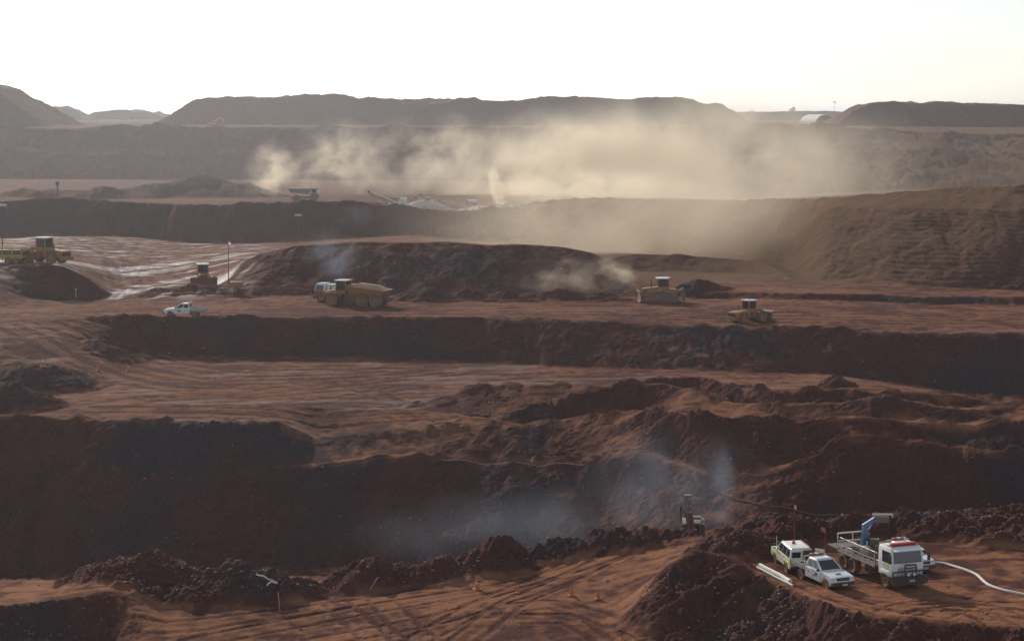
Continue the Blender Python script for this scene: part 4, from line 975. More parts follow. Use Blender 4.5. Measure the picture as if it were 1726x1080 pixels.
def make_dumper(label, loc, rz, scale=1.0):
    t = thing('dump_truck', label, 'dump truck', loc, rz, None, scale=scale)
    MB().loft([[(2.9, -1.15, 1.15), (5.0, -1.05, 1.0), (5.0, 1.05, 1.0), (2.9, 1.15, 1.15)], [(2.9, -1.1, 2.3), (4.85, -.95, 1.95), (4.85, .95, 1.95), (2.9, 1.1, 2.3)]]).build('bonnet', YELLOW, t, bev=.08)
    MB().box((5.0, 0, 1.45), (.1, 1.4, .7)).build('grille', BLACK, t)
    MB().box((5.0, 0, .85), (.4, 2.3, .35), bev=.06).build('bumper', YELLOW, t)
    rops_cab(t, 1.55, 2.95, .95, 1.7, 3.45)
    for s in (1, -1):
        MB().prism([(2.2, 1.45), (2.5, 1.9), (4.3, 1.85), (4.75, 1.2), (4.6, 1.2), (4.2, 1.7), (2.6, 1.75), (2.35, 1.4)], s * 1.15 - .35, s * 1.15 + .35).build('mudguard', YELLOW, t)
        MB().tube([(2.9, s * 1.1, 2.3), (2.9, s * 1.1, 2.9), (4.4, s * 1.1, 2.65), (4.6, s * 1.1, 1.95)], .035, 6).build('hand_rail', YELLOW, t)
        MB().beam((3.0, s * 1.3, 2.75), (3.5, s * 1.45, 2.75), .04).box((3.5, s * 1.5, 2.5), (.08, .25, .5)).build('mirror', BLACK, t)
        for k in range(3): MB().box((1.45, s * 1.3, .75 + k * .35), (.4, .35, .06)).build('step', MACHGREY, t)
    MB().box((.9, 0, 1.15), (1.6, 1.1, .8)).box((-2.2, 0, 1.1), (5.6, .9, .5)).build('chassis', MACHGREY, t)
    MB().loft([[(.9, -1.2, 1.55), (-3.8, -1.2, 1.45), (-3.8, 1.2, 1.45), (.9, 1.2, 1.55)], [(1.25, -1.62, 2.95), (-4.6, -1.62, 2.35), (-4.6, 1.62, 2.35), (1.25, 1.62, 2.95)]]).build('tipper_body', YELLOW, t, bev=.05)
    bmx = MB(); bmx.loft([[(1.0, -1.5, 2.85), (-4.3, -1.5, 2.35), (-4.3, 1.5, 2.35), (1.0, 1.5, 2.85)], [(-.2, -.8, 3.2), (-2.8, -.8, 2.95), (-2.8, .8, 2.95), (-.2, .8, 3.2)]]); bmx.build('earth_load', EARTH, t)
    for x in (3.5, -1.2, -3.1):
        for s in (1, -1): wheel(t, x, s * 1.15, .95, .7, s, YELLOW)
    return t
make_dumper('orange-yellow articulated dump truck standing with its nose to the left on the mid bench', put(604, 513, 258), R(180 - 20), .98)

def make_cab_truck(label, loc, rz, scale=1.0):
    t = thing('service_truck', label, 'truck', loc, rz, None, scale=scale)
    def ring(z, fx, w_, rx=1.2): return [(fx, -w_, z), (fx, w_, z), (rx, w_, z), (rx, -w_, z)]
    MB().loft([ring(.7, 3.0, 1.15), ring(1.6, 3.05, 1.2), ring(1.601, 3.05, 1.2)]).build('cab_lower', paint('dull_red', (.30, .06, .05), .5, dirt=.5), t, bev=.04)
    MB().loft([ring(1.6, 3.05, 1.2), ring(2.55, 2.8, 1.1), ring(2.75, 2.6, 1.0)]).build('cab', WHITE, t, bev=.04)
    q = [Vector((3.05, 1.2, 1.6)), Vector((3.05, -1.2, 1.6)), Vector((2.8, -1.1, 2.55)), Vector((2.8, 1.1, 2.55))]
    MB().slab(face_panel(q, .06, .94, .08, .95, (1, 0, .2)), .02, (1, 0, .2)).build('windscreen', BLUEGLASS, t)
    for s in (1, -1):
        q = [Vector((1.2, s * 1.2, 1.6)), Vector((3.05, s * 1.2, 1.6)), Vector((2.8, s * 1.1, 2.55)), Vector((1.2, s * 1.1, 2.55))]
        MB().slab(face_panel(q, .2, .92, .06, .9, (0, s, .1)), .02, (0, s, .1)).build('side_window', BLUEGLASS, t)
        MB().box((3.05, s * .9, 1.0), (.06, .4, .2)).build('headlight', LAMP, t)
    MB().box((3.05, 0, .6), (.25, 2.3, .35), bev=.04).build('bumper', BLACK, t)
    MB().box((-.9, 0, 1.85), (3.9, 2.3, 1.5), bev=.1).build('tank', WHITE, t)
    MB().box((0, 0, .85), (6, .9, .25)).build('chassis', BLACK, t)
    for x in (2.2, -.9, -2.1):
        for s in (1, -1): wheel(t, x, s * 1.0, .52, .34, s)
    return t
make_cab_truck('white and red truck half hidden behind the nose of the orange dump truck', put(566, 495, 264), R(180 - 14), .92)
make_cab_truck('white service truck with a tank beside the crusher on the far bench', put(795, 345, 500), R(160), .5)

def make_haul_truck(label, loc, rz, scale=1.0):
    t = thing('haul_truck', label, 'haul truck', loc, rz, None, scale=scale)
    MB().prism([(2.0, 4.5), (4.6, 4.55), (4.75, 4.3), (2.3, 4.05), (1.6, 2.6), (-3.9, 3.2), (-4.9, 4.3), (-4.7, 4.5)], -2.1, 2.1).build('dump_body', MACHGREY, t, bev=.05)
    MB().box((3.2, 0, 2.2), (2.4, 2.0, 1.2), bev=.06).build('engine_hood', DARKSTEEL, t)
    MB().box((4.5, 0, 1.9), (.2, 2.6, 1.3)).build('grille', BLACK, t)
    rops_cab(t, 2.4, 3.9, .8, 2.7, 4.1).location = (0, 1.1, 0)
    MB().box((0, 0, 1.6), (8, 1.2, .6)).build('chassis', MACHGREY, t)
    for s in (1, -1): MB().beam((4.6, s * 1.6, 1.0), (4.6, s * 1.6, 2.6), .08).build('ladder', DARKSTEEL, t)
    MB().sphere((-.2, -1.9, 1.1), .22).build('fuel_cap', LAMP, t)
    for x, yy, wd in ((3.0, 1.75, .8), (-2.2, 1.45, 1.4)):
        for s in (1, -1): wheel(t, x, s * yy, 1.2, wd, s, DARKSTEEL)
    return t
make_haul_truck('grey far-off haul truck with an empty raised-lip body driving on the far bench', put(512, 337, 500), R(4), .84)

# drill rig down in the pit, only its mast and top showing
def make_drill(label, loc, rz):
    t = thing('drill_rig', label, 'drill rig', loc, rz)
    for s in (1, -1): MB().prism([(-1.6, .1), (1.6, .1), (1.9, .5), (1.5, .9), (-1.5, .9), (-1.9, .5)], s * .95 - .25, s * .95 + .25).build('track', MACHGREY, t)
    MB().box((-.4, 0, 1.7), (2.6, 1.9, 1.5), bev=.08).build('engine_house', MACHGREY, t)
    rops_cab(t, .6, 1.7, .5, 1.1, 2.6, m=MACHGREY, roofm=MACHGREY)
    m = MB(); a, b = Vector((2.1, .15, .3)), Vector((1.95, -.45, 4.9))
    for dx, dy in ((-.2, -.2), (.2, -.2), (.2, .2), (-.2, .2)): m.beam(a + Vector((dx, dy, 0)), b + Vector((dx, dy, 0)), .11)
    for k in range(9):
        c_ = lerp(a, b, (k + .5) / 9); m.box(c_, (.44, .44, .05))
    m.box(b, (.44, .48, .2))
    mast = m.build('mast', paint('mast_orange', (.26, .14, .10), .6, dirt=.3), t)
    MB().box(lerp(a, b, .62), (.34, .34, .9)).build('drill_head', RUST, mast)
    MB().cyl(a + Vector((0, 0, .1)), b, .06, n=8).build('drill_rod', MACHGREY, mast)
    MB().beam((.8, .15, 2.2), lerp(a, b, .5), .2).build('mast_brace', MACHGREY, t)
    MB().tube([(.5, -.9, 2.4), (1.2, -1.0, 3.9), (1.7, -.6, 3.4), (1.9, -.4, 2.6)], .06, 8).build('hose_loop', BLACK, t)
    MB().box((-.6, .3, 2.6), (.8, .7, .35)).build('dust_box', MACHGREY, t)
    return t
pd = P(1168, 895, 152.0); gz0 = ground_z(pd.x, pd.y)
make_drill('drill rig with an orange lattice mast rising out of the pit behind the rubble berm', (pd.x, pd.y, pd.z - 1.7), R(-95))

# crushing plant and its conveyors on the far bench
def make_conveyor(label, a, b, w_=1.7, group='conveyors of the crushing plant'):
    a, b = Vector(a), Vector(b); mid = (a + b) / 2
    t = thing('conveyor', label, 'conveyor', (mid.x, mid.y, min(a.z, b.z)), 0, group)
    o = t.location
    A, B = a - o, b - o
    MB().beam(A, B, w_, .25).build('belt', paint('sunlit_belt', (.55, .48, .38), .7, dirt=.4), t)  # belt coloured pale to look sunlit on top, under a film of dust
    f = MB(); u = Vector((0, w_ / 2 + .1, 0))
    for s in (1, -1):
        f.beam(A + u * s + Vector((0, 0, -.6)), B + u * s + Vector((0, 0, -.6)), .12).beam(A + u * s, B + u * s, .14)
        for k in range(9): f.beam(lerp(A, B, k / 8) + u * s, lerp(A, B, min(1, (k + .5) / 8)) + u * s + Vector((0, 0, -.6)), .08)
    f.build('truss', DUSTSTEEL, t)
    l = lerp(A, B, .62)
    for s in (1, -1): MB().beam(l + u * s, Vector((l.x + 1.2, l.y + u.y * s, min(A.z, B.z) - .3)), .16).beam(l + u * s, Vector((l.x - 1.2, l.y + u.y * s, min(A.z, B.z) - .3)), .16).build('leg', DUSTSTEEL, t)
    MB().cyl(B + Vector((0, -w_ / 2, 0)), B + Vector((0, w_ / 2, 0)), .35, n=12).build('head_drum', RUST, t)
    return t
YC = 482.
make_conveyor('long conveyor rising to the left from the far crusher, its tip above the berm', P(688, 349, YC), P(622, 323, YC))
make_conveyor('pale conveyor sloping down to the right of the far crusher', P(766, 352, YC + 4), P(700, 333, YC + 2))
make_conveyor('low thin conveyor beside the dust column right of the crusher', P(800, 353, YC + 8), P(742, 338, YC + 8), .8)
def make_crusher(label, loc):
    t = thing('crusher', label, 'crusher', loc, R(8), scale=.75)
    MB().box((0, 0, 1.3), (6.5, 2.4, .7)).build('frame', ALLOY, t)
    MB().loft([[(-2.6, -1.0, 2.0), (-.6, -1.0, 2.0), (-.6, 1.0, 2.0), (-2.6, 1.0, 2.0)], [(-3.4, -1.6, 3.6), (.0, -1.6, 3.6), (.0, 1.6, 3.6), (-3.4, 1.6, 3.6)]]).build('hopper', DUSTSTEEL, t)
    MB().box((1.6, 0, 2.5), (2.4, 2.0, 1.8), bev=.08).build('engine_box', CREAM, t)
    r = MB()
    for x in (-3.2, -1.0, 1.0, 3.2): r.beam((x, -1.3, 1.6), (x, -1.3, 4.2), .1)
    r.beam((-3.2, -1.3, 4.2), (3.2, -1.3, 4.2), .1).beam((-3.2, -1.3, 3.7), (3.2, -1.3, 3.7), .08)
    r.build('walkway_rail', ALLOY, t)
    for s in (1, -1): MB().prism([(-2.6, 0), (2.6, 0), (3.0, .5), (2.6, 1.0), (-2.6, 1.0), (-3.0, .5)], s * 1.1 - .25, s * 1.1 + .25).build('track', MACHGREY, t)
    return t
p = P(672, 350, 486); make_crusher('white tracked crusher among conveyors on the far dusty bench', p)
def make_excavator(label, loc, rz, scale=1.0, m=YELLOW):
    t = thing('excavator', label, 'excavator', loc, rz, None, scale=scale)
    for s in (1, -1): MB().prism([(-1.9, 0), (1.9, 0), (2.3, .45), (1.9, .9), (-1.9, .9), (-2.3, .45)], s * 1.2 - .3, s * 1.2 + .3).build('track', MACHGREY, t)
    MB().box((-.6, 0, 1.75), (3.6, 2.7, 1.1), bev=.08).build('house', m, t)
    MB().box((-2.2, 0, 1.6), (.8, 2.7, 1.0), bev=.1).build('counterweight', m, t)
    rops_cab(t, .3, 1.6, .5, 1.4, 3.1, m=m).location = (0, .8, 0)
    MB().beam((1.0, -.3, 2.0), (3.6, -.3, 4.6), .45, .6).beam((3.5, -.3, 4.7), (5.6, -.3, 3.6), .4, .5).build('boom', m, t)
    MB().beam((5.5, -.3, 3.9), (5.0, -.3, 1.4), .35, .4).build('stick', m, t)
    MB().prism([(4.8, 1.5), (5.6, 1.3), (5.5, .5), (4.7, .4), (4.3, 1.0)], -.9, .3).build('bucket', MACHGREY, t)
    return t
make_excavator('dark excavator standing in the dust right of the far crusher', P(724, 347, 512), R(195), .72)
make_excavator('tiny orange machine at the foot of the left skyline stockpile', P(358, 213, 775) + Vector((0, 0, -.2)), R(10), .8, ORANGE)
make_excavator('tiny orange machine on the skyline rim near the pale arched shelter', P(1397, 216.5, 690) + Vector((0, 0, -.3)), R(170), .8, ORANGE)

# yellow framed body of a truck cut by the left edge of the picture
def make_framed_truck(label, loc, rz):
    t = thing('flatbed_truck', label, 'truck', loc, rz)
    MB().box((0, 0, .95), (6.0, 2.3, .3)).build('deck', BRIGHTY, t)
    f = MB()
    for x in (-2.9, -1.45, 0, 1.45, 2.9):
        for s in (1, -1): f.beam((x, s * 1.15, 1.1), (x, s * 1.15, 2.3), .14)
    for s in (1, -1):
        for z in (2.3, 1.25): f.beam((-2.97, s * 1.15, z), (2.97, s * 1.15, z), .2)
    f.build('side_frame', BRIGHTY, t)
    MB().box((-.3, 0, 1.6), (4.4, 1.6, .95), bev=.06).build('tool_boxes', MACHGREY, t)
    rops_cab(t, 3.3, 4.8, 1.0, .9, 2.5, m=BRIGHTY)
    for x in (3.9, -.8, -2.0):
        for s in (1, -1): wheel(t, x, s * 1.0, .52, .36, s)
    return t
make_framed_truck('yellow truck with an open framed body, cut off by the left edge', put(8, 438, 280.5), R(176))

# crushed ore at the foot of the conveyors, coloured pale to look sunlit
def make_ore_heap(label, px, py, Y, wd, h, seed):
    rng = np.random.default_rng(seed); n = 60
    b = P(px, py, Y)
    u, v = np.meshgrid(np.linspace(-1, 1, n), np.linspace(-1, 1, n))
    X = u * wd; V = v * wd * .6
    r = np.sqrt(u ** 2 + v ** 2) + .12 * fbm(X / 3, V / 3, 2, seed)
    Z = h * np.clip(1 - r, 0, 1) ** .9 + (r < 1) * (.35 * (np.abs(vn(X / 1.3, V / 1.3, seed + 2)) - .3) + .25 * vn(X / .6, V / .6, seed + 3))
    me_ = grid_mesh('ore_heap', X.astype(np.float32), V.astype(np.float32), (Z - .3).astype(np.float32))
    me_.materials.append(paint('crushed_ore', (.56, .48, .36), .9, dirt=.35, scale=1.2))
    o = bpy.data.objects.new('ore_heap', me_); COL.objects.link(o); o.location = b
    return tag(o, label, 'ore heap', 'crushed ore heaps')
make_ore_heap('jagged pale heap of crushed ore below the pale conveyor at the far crusher', 715, 352, 478, 7.5, 2.6, 5)
make_ore_heap('rounded pale ore heap under the bright dust, right of the dust column', 868, 350, 474, 5.5, 2.6, 9)
make_ore_heap('low pale ore heap where the bright dust column meets the bench', 806, 354, 474, 6.0, 1.5, 13)
# ------------------------------------------------------------------ lamps, cones, stakes, pipes
def make_light_tower(label, loc, h, rz=0, group='trailer light towers', body=True, pole=RUST, scale=1.0):
    t = thing('light_tower', label, 'light tower', loc, rz, group, scale=scale)
    if body:
        MB().loft([[(-1.05, -.55, .5), (1.05, -.55, .5), (1.05, .55, .5), (-1.05, .55, .5)], [(-1.0, -.5, 1.35), (.8, -.5, 1.35), (.8, .5, 1.35), (-1.0, .5, 1.35)]]).build('engine_box', YELLOW, t, bev=.05)
        MB().beam((1.0, 0, .45), (2.3, 0, .40), .1).box((2.3, 0, .35), (.1, .1, .6)).build('draw_bar', ALLOY, t)
        for s in (1, -1): wheel(t, -.1, s * .62, .33, .2, s)
    x0 = 1.0 if body else 0
    MB().tube([(x0, 0, .3 if body else -.2), (x0, 0, h * .5)], .07 if body else .09, 8).tube([(x0, 0, h * .5), (x0, 0, h)], .05, 8).build('mast', pole, t)
    hd = MB().beam((x0, -.7, h), (x0, .7, h), .07).build('lamp_bar', MACHGREY, t)
    for y in (-.6, -.2, .2, .6): MB().box((x0 - .1, y, h + .12), (.22, .34, .34), Matrix.Rotation(.4, 4, 'Y')).build('floodlight', LAMP, hd)
    return t
make_light_tower('yellow trailer light tower with an orange-red mast beside the left bulldozer', put(397, 489, 271), 6.6, R(180), pole=RUST)
make_light_tower('tall thin floodlight mast on the shadowed slope below the far crusher', put(503, 407, 404), 5.6, R(80), body=False)
make_light_tower('floodlight mast at the left edge above the yellow framed truck', put(4, 441, 284), 8.2, R(70), body=False)
make_light_tower('dark floodlight mast on the skyline beside the pale arched shelter', P(1407, 207, 840), 9.0, R(60), body=False, pole=MACHGREY)
def make_post(label, px, py0, py1, Y, r, m, bands=True):
    a, b = P(px, py1, Y), P(px, py0, Y)
    h = b.z - a.z
    t = thing('marker_post', label, 'post', a, 0, 'marker posts')
    MB().cyl((0, 0, -.3), (0, 0, h), r, r * .8, 8).build('pole', m, t)
    MB().box((0, -r, h - h * .12), (r * 4, .04, h * .2)).build('marker_plate', m, t)
    return t
make_post('rusty red post standing on the far left bench rim', 97, 306, 336, 453, .22, RUST)
make_post('reddish post in front of the right skyline stockpile', 1527, 184, 221, 690, .28, RUST)
make_post('thin pale stake on the bank below the parked machines at left', 128, 486, 497, 266, .07, TIMBER)
make_post('two-metre survey post on the bench edge behind the dump truck', 386, 405, 416, 395, .14, ORANGE)

def make_cone(label, loc, h=.75, group='orange traffic cones', post=False):
    t = thing('traffic_cone', label, 'traffic cone', loc, random.uniform(0, 1.5), group)
    MB().box((0, 0, .03), (h * .62, h * .62, .06), bev=.01).build('base', ORANGE, t)
    MB().cyl((0, 0, .05), (0, 0, h), h * .22, h * .05, 16).build('cone', ORANGE, t)
    MB().cyl((0, 0, h * .50), (0, 0, h * .70), h * .142, h * .102, 16, caps=False).build('reflective_band', WHITE, t)
    return t
for px, py, h, lab in [(804, 993, .8, 'tallest orange cone, at the foot of the rounded berm heap left of centre'), (873, 1000, .42, 'small worn orange cone in the middle of the sandy track'),
                       (963, 1004, .68, 'orange cone on the track where it bends up to the right'), (1008, 1010, .6, 'orange cone beside the foot of the big rocky mound')]:
    make_cone(lab, stand(px, py, 100, 136), h)
for px, py, h, lab in [(780, 718, .8, 'orange cone alone on the middle floor at the foot of a dark heap'), (72, 619, 1.1, 'pale cone-shaped marker with red flags on top of the left dark heap'),
                       (165, 625, .7, 'left orange cone of three at the foot of the left ramp'), (196, 625, .55, 'middle orange cone of three at the foot of the left ramp'), (216, 625, .85, 'right and brightest orange cone of three at the foot of the left ramp')]:
    make_cone(lab, stand(px, py, 185, 236), h)
def make_stake(label, loc, h, lean, m=TIMBER):
    o = MB().beam((0, 0, -.15), (lean, 0, h), .07, .07).build('survey_stake', m, None); o.location = loc
    return tag(o, label, 'stake', 'survey stakes')
make_stake('pale wooden stake upright in front of the big rocky mound', stand(1043, 1062, 100, 125), 1.1, -.06)
make_stake('pinkish stake leaning on the tipped heap at the lower left', stand(472, 1030, 112, 130), 1.2, -.12, paint('pink_stake', (.55, .22, .18), .8))
make_stake('thin stick leaning to the right against the berm left of centre', stand(622, 994, 112, 130), .75, .55)

def ground_line(pts, lift, y0, y1):
    out = []
    for px, py in pts:
        g = ground_at(px, py, y0, y1); out.append(g + Vector((0, 0, lift)))
    return out
def spline(pts, n=8):
    r = []
    for k in range(len(pts) - 1):
        p0, p1, p2, p3 = pts[max(k - 1, 0)], pts[k], pts[k + 1], pts[min(k + 2, len(pts) - 1)]
        for j in range(n):
            t = j / n
            r.append(.5 * ((2 * p1) + (p2 - p0) * t + (2 * p0 - 5 * p1 + 4 * p2 - p3) * t * t + (3 * p1 - p0 - 3 * p2 + p3) * t ** 3))
    return r + [pts[-1]]
def drape(pts, lift):
    return [Vector((p.x, p.y, max(ground_z(p.x, p.y), ground_z(p.x + .1, p.y), ground_z(p.x - .1, p.y)) + lift)) for p in pts]
def ground_pipe(name, label, cat, pts, r, m, y0, y1, group=None):
    q = drape(spline(ground_line(pts, 0, y0, y1)), r * .85)
    for _ in range(3): q = [q[0]] + [(q[k - 1] + 2 * q[k] + q[k + 1]) / 4 for k in range(1, len(q) - 1)] + [q[-1]]
    o = MB().tube(q, r, 8).build(name, m); return tag(o, label, cat, group)
ground_pipe('poly_pipe', 'thicker pale pipe on the ground left of the parked vehicles, upper of two', 'pipe', [(1281, 956), (1300, 966), (1318, 976), (1332, 985)], .15, POLY, 108, 126, 'pale pipes beside the vehicles')
ground_pipe('poly_pipe', 'thin pale pipe lying nearer the mound edge, lower of two beside the vehicles', 'pipe', [(1276, 958), (1292, 967), (1312, 977), (1336, 988)], .07, POLY, 108, 126, 'pale pipes beside the vehicles')
ground_pipe('hose', 'long pale hose snaking from behind the crane truck to the right edge', 'hose', [(1563, 950), (1590, 951), (1622, 960), (1646, 970), (1660, 983), (1672, 990), (1695, 997), (1726, 1004), (1790, 1015)], .09, POLY, 106, 128)
ground_pipe('hose', 'thin grey hose running along the shelf of the dark high wall', 'hose', [(745, 775), (800, 780), (870, 780), (930, 782), (985, 785)], .06, paint('grey_hose', (.30, .26, .23), .7, dirt=.5), 178, 190)
ground_pipe('hose', 'white bent pipe end poking out of the tipped heap at the lower left', 'hose', [(432, 971), (448, 975), (460, 981), (467, 987), (450, 988)], .055, POLY, 118, 133)
ground_pipe('hose', 'dark cable sagging down the slope behind the crane truck', 'cable', [(1195, 822), (1240, 842), (1280, 852), (1330, 858), (1400, 868), (1450, 872)], .07, DHOSE, 138, 182)

# pale arched shelter on the skyline
def make_shelter():
    b = P(1378, 212, 800)
    t = thing('shelter', 'pale arched fabric shelter on the skyline left of the floodlight mast', 'shelter', b, R(38))
    m = MB(); n = 14; W_, H_, L_ = 6.5, 4.7, 9.0
    pr = [(math.cos(math.pi * k / n) * W_, math.sin(math.pi * k / n) * H_) for k in range(n + 1)]
    pi_ = [(x * .97, z * .96) for x, z in pr[::-1]]
    m.prism(pr + pi_, -L_ / 2, L_ / 2).build('canopy', FABRIC, t)
    MB().prism([(x * .96, z * .95) for x, z in pr], L_ / 2 - .6, L_ / 2 - .45).build('end_wall', MACHGREY, t)
    for s in (1, -1): MB().box((s * W_, 0, -.6), (1.2, L_, 2.4)).build('container_base', RUST, t)
make_shelter()

# bush on the skyline: short trunk and a crown of small leaf faces
def make_bush(label, px, py, Y, r, n=260, hgt=1.0):
    b = P(px, py, Y)
    t = thing('bush', label, 'bush', b, 0, 'skyline bushes')
    MB().cyl((0, 0, -.5), (.1, 0, r * .9), r * .09, r * .05, 7).cyl((0, 0, r * .3), (-r * .4, .2, r * 1.0), r * .06, r * .03, 6).build('trunk', RUST, t)
    m = MB()
    for k in range(n):
        while True:
            v = Vector((random.uniform(-1, 1), random.uniform(-1, 1), random.uniform(-1, 1)))
            if v.length < 1: break
        c_ = Vector((v.x * r, v.y * r, r * hgt + v.z * r * .62 + .25 * r * math.sin(3 * v.x)))
        s_ = r * random.uniform(.10, .2)
        q = [c_ + Vector((random.uniform(-1, 1), random.uniform(-1, 1), random.uniform(-1, 1))) * s_ for _ in range(3)]
        m.bm.faces.new([m.bm.verts.new(p_) for p_ in q])
    m.build('crown', paint('bush_leaves', (.055, .065, .035), .7, dirt=.3), t)
make_bush('largest bush on the skyline left of the arched shelter', 1335, 189.5, 1650, 3.4, hgt=.6)
make_bush('small bush on the skyline at the end of the main stockpile', 1268, 190, 1650, 1.8, 160, hgt=.6)

# ------------------------------------------------------------------ loose stones: too many to count
def scatter_stones():
    rng = np.random.default_rng(3)
    shapes = []
    for k in range(6):
        bm = bmesh.new(); bmesh.ops.create_icosphere(bm, subdivisions=1, radius=1)
        for v in bm.verts: v.co = v.co * rng.uniform(.65, 1.2)
        sc_ = Vector((rng.uniform(.8, 1.3), rng.uniform(.7, 1.1), rng.uniform(.5, .8)))
        co = np.array([[v.co[i] * sc_[i] for i in range(3)] for v in bm.verts]); fa = np.array([[v.index for v in f.verts] for f in bm.faces])
        shapes.append((co, fa)); bm.free()
    V, Fc = [], []; off = 0
    zones = [(100, 138, 12000, .03, .13), (138, 192, 1300, .04, .15), (192, 246, 900, .06, .2), (246, 290, 700, .08, .22)]
    for y0, y1, n, s0, s1 in zones:
        ys = rng.uniform(y0, y1, n * 4); pxs = rng.uniform(-80, 1806, n * 4)
        i = np.clip(np.searchsorted(ROWS, ys), 0, nr - 1); j = np.clip(np.searchsorted(COLS, pxs), 0, nc - 1)
        pr = np.clip(.015 + .9 * ROUGH[i, j] * (.35 + .9 * np.clip(med[i, j] + .3, 0, 1)), 0, 1)
        if y0 == 100: pr *= np.where((pxs > 1000) | (HEAPM[i, j] > .2), 1, .5)
        keep = np.nonzero(rng.uniform(0, 1, n * 4) < pr)[0][:n]
        for k in keep:
            s_ = s0 + (s1 - s0) * rng.power(.28)
            co, fa = shapes[rng.integers(0, 6)]
            a = rng.uniform(0, 6.28); ca, sa = math.cos(a), math.sin(a)
            x = (pxs[k] - CX) / F * ys[k]
            q = co * s_
            q = np.stack([q[:, 0] * ca - q[:, 1] * sa + x, q[:, 0] * sa + q[:, 1] * ca + ys[k], q[:, 2] + ground_z(x, ys[k]) + s_ * .25], 1)
            V.append(q); Fc.append(fa + off); off += len(q)
    V = np.concatenate(V).astype(np.float32); Fc = np.concatenate(Fc).astype(np.int32)
    me_ = bpy.data.meshes.new('stones')
    me_.vertices.add(len(V)); me_.vertices.foreach_set('co', V.ravel())
    me_.loops.add(Fc.size); me_.loops.foreach_set('vertex_index', Fc.ravel())
    me_.polygons.add(len(Fc)); me_.polygons.foreach_set('loop_start', np.arange(0, Fc.size, 3, dtype=np.int32))
    me_.update(calc_edges=True)
    m = bpy.data.materials.new('stone'); m.use_nodes = True; t = m.node_tree; N, L = t.nodes, t.links; b = N['Principled BSDF']
    g = N.new('ShaderNodeNewGeometry'); r = N.new('ShaderNodeValToRGB'); L.new(g.outputs['Random Per Island'], r.inputs[0])
    e = r.color_ramp.elements
    for p_, c_ in ((0, (.06, .035, .03)), (.5, (.14, .065, .045)), (.85, (.24, .13, .09)), (1, (.26, .19, .15))):
        k = e[0] if p_ == 0 else (e[-1] if p_ == 1 else e.new(p_)); k.position = p_; k.color = (*c_, 1)
    L.new(r.outputs[0], b.inputs['Base Color']); b.inputs['Roughness'].default_value = .75
    me_.materials.append(m)
    o = bpy.data.objects.new('stones', me_); COL.objects.link(o); o['kind'] = 'stuff'
scatter_stones()
# ------------------------------------------------------------------ dust and smoke in the air over the pit
def at_px(px, py, Y): return P(px, py, Y)
puff('dust_cloud', 'pit_dust', 'tan dust thrown up behind the far haul truck', at_px(458, 290, 545), DUSTC, 0.12, .55, (9, 12, 12), 0.14, edge=.1, contrast=(0.38, 0.68), rot=R(24))
puff('dust_cloud', 'pit_dust', 'tan dust drifting left above the far bench', at_px(575, 270, 560), DUSTC, 0.10, .55, (20, 14, 14), 0.11, edge=.1, contrast=(0.40, 0.74), rot=R(-8))
puff('dust_cloud', 'pit_dust', 'tan dust in the middle of the far bench', at_px(735, 265, 560), DUSTC, 0.085, .55, (32, 16, 16), 0.09, edge=.1, contrast=(0.40, 0.74), rot=R(-10))
puff('dust_cloud', 'pit_dust', 'thickest bright dust right of the crusher', at_px(930, 278, 565), DUSTC, 0.11, .55, (44, 24, 20), 0.075, edge=.1, contrast=(0.36, 0.72), rot=R(-10))
puff('dust_cloud', 'pit_dust', 'thin wide dust in front of the right upper slope', at_px(1170, 275, 560), DUSTC, 0.07, .55, (80, 28, 26), 0.05, edge=.1, contrast=(0.26, 0.70))
puff('dust_cloud', 'pit_dust', 'bright narrow dust column rising beside the crusher conveyors', at_px(838, 318, 500), DUSTC, 0.8, .55, (2.5, 2.6, 8), 0.3, edge=.1, contrast=(0.34, 0.62), rot=R(-14))
puff('dust_cloud', 'pit_dust', 'faint dust veil before the long right-hand rampart', at_px(1130, 375, 345), DUSTC, 0.034, .55, (58, 28, 18), 0.06, edge=.1, contrast=(0.2, 0.68))
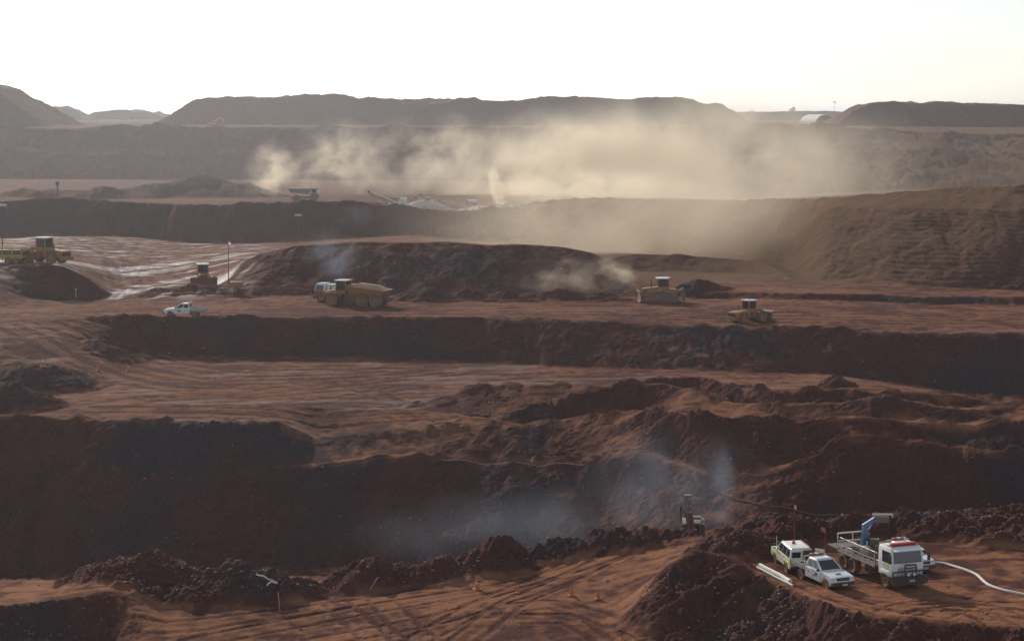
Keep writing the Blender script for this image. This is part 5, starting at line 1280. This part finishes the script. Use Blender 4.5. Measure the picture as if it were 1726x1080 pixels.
puff('dust_cloud', 'pit_dust', 'dust trail stretching left behind the bulldozer', at_px(965, 468, 271), DUSTC, 0.1, .55, (11, 5, 3.8), 0.25, edge=.1, contrast=(0.38, 0.7))
puff('dust_cloud', 'pit_dust', 'small thick dust puff at the tail of the bulldozer', at_px(1042, 457, 269), DUSTC, 0.25, .55, (4, 2.5, 2.1), 0.5, edge=.1, contrast=(0.36, 0.66), rot=R(25))
puff('smoke', 'diesel_smoke', 'bluish smoke patch on the shadowed wall below the crusher', at_px(605, 380, 410), SMOKEC, 0.07, .3, (7, 6, 5.2), 0.2, edge=.1, contrast=(0.36, 0.7))
puff('smoke', 'diesel_smoke', 'bluish exhaust smoke above the orange dump truck', at_px(560, 430, 272), SMOKEC, 0.065, .3, (5.4, 4, 4.8), 0.28, edge=.1, contrast=(0.36, 0.7))
puff('smoke', 'diesel_smoke', 'narrow bluish smoke column rising from the pit by the drill rig', at_px(1218, 830, 150), SMOKEC, 0.16, .3, (1.4, 1.5, 5), 0.5, edge=.1, contrast=(0.30, 0.72))
puff('smoke', 'diesel_smoke', 'wide bluish smoke cloud above the drill rig', at_px(1135, 805, 158), SMOKEC, 0.036, .3, (9.5, 5, 5.6), 0.24, edge=.1, contrast=(0.32, 0.74))
puff('smoke', 'diesel_smoke', 'bluish smoke lying in the pit left of the drill rig', at_px(1000, 880, 160), SMOKEC, 0.032, .3, (14, 5, 4.2), 0.18, edge=.1, contrast=(0.28, 0.74))
puff('smoke', 'diesel_smoke', 'faintest bluish smoke at the foot of the dark wall', at_px(800, 895, 165), SMOKEC, 0.028, .3, (14, 5, 4.2), 0.18, edge=.1, contrast=(0.28, 0.74))
puff('dust_cloud', 'pit_dust', 'brightest low dust lying on the far bench right of the dust column', at_px(990, 320, 500), DUSTC, 0.15, .55, (36, 12, 6.5), 0.10, edge=.1, contrast=(0.32, 0.66))
puff('dust_cloud', 'pit_air', 'thin dusty air hanging over the whole far half of the pit', Vector((0, 590, -4)), (.92, .92, .92), 0.00021, .55, (330, 370, 60), 0.012, edge=.35, contrast=(0.1, 0.6))
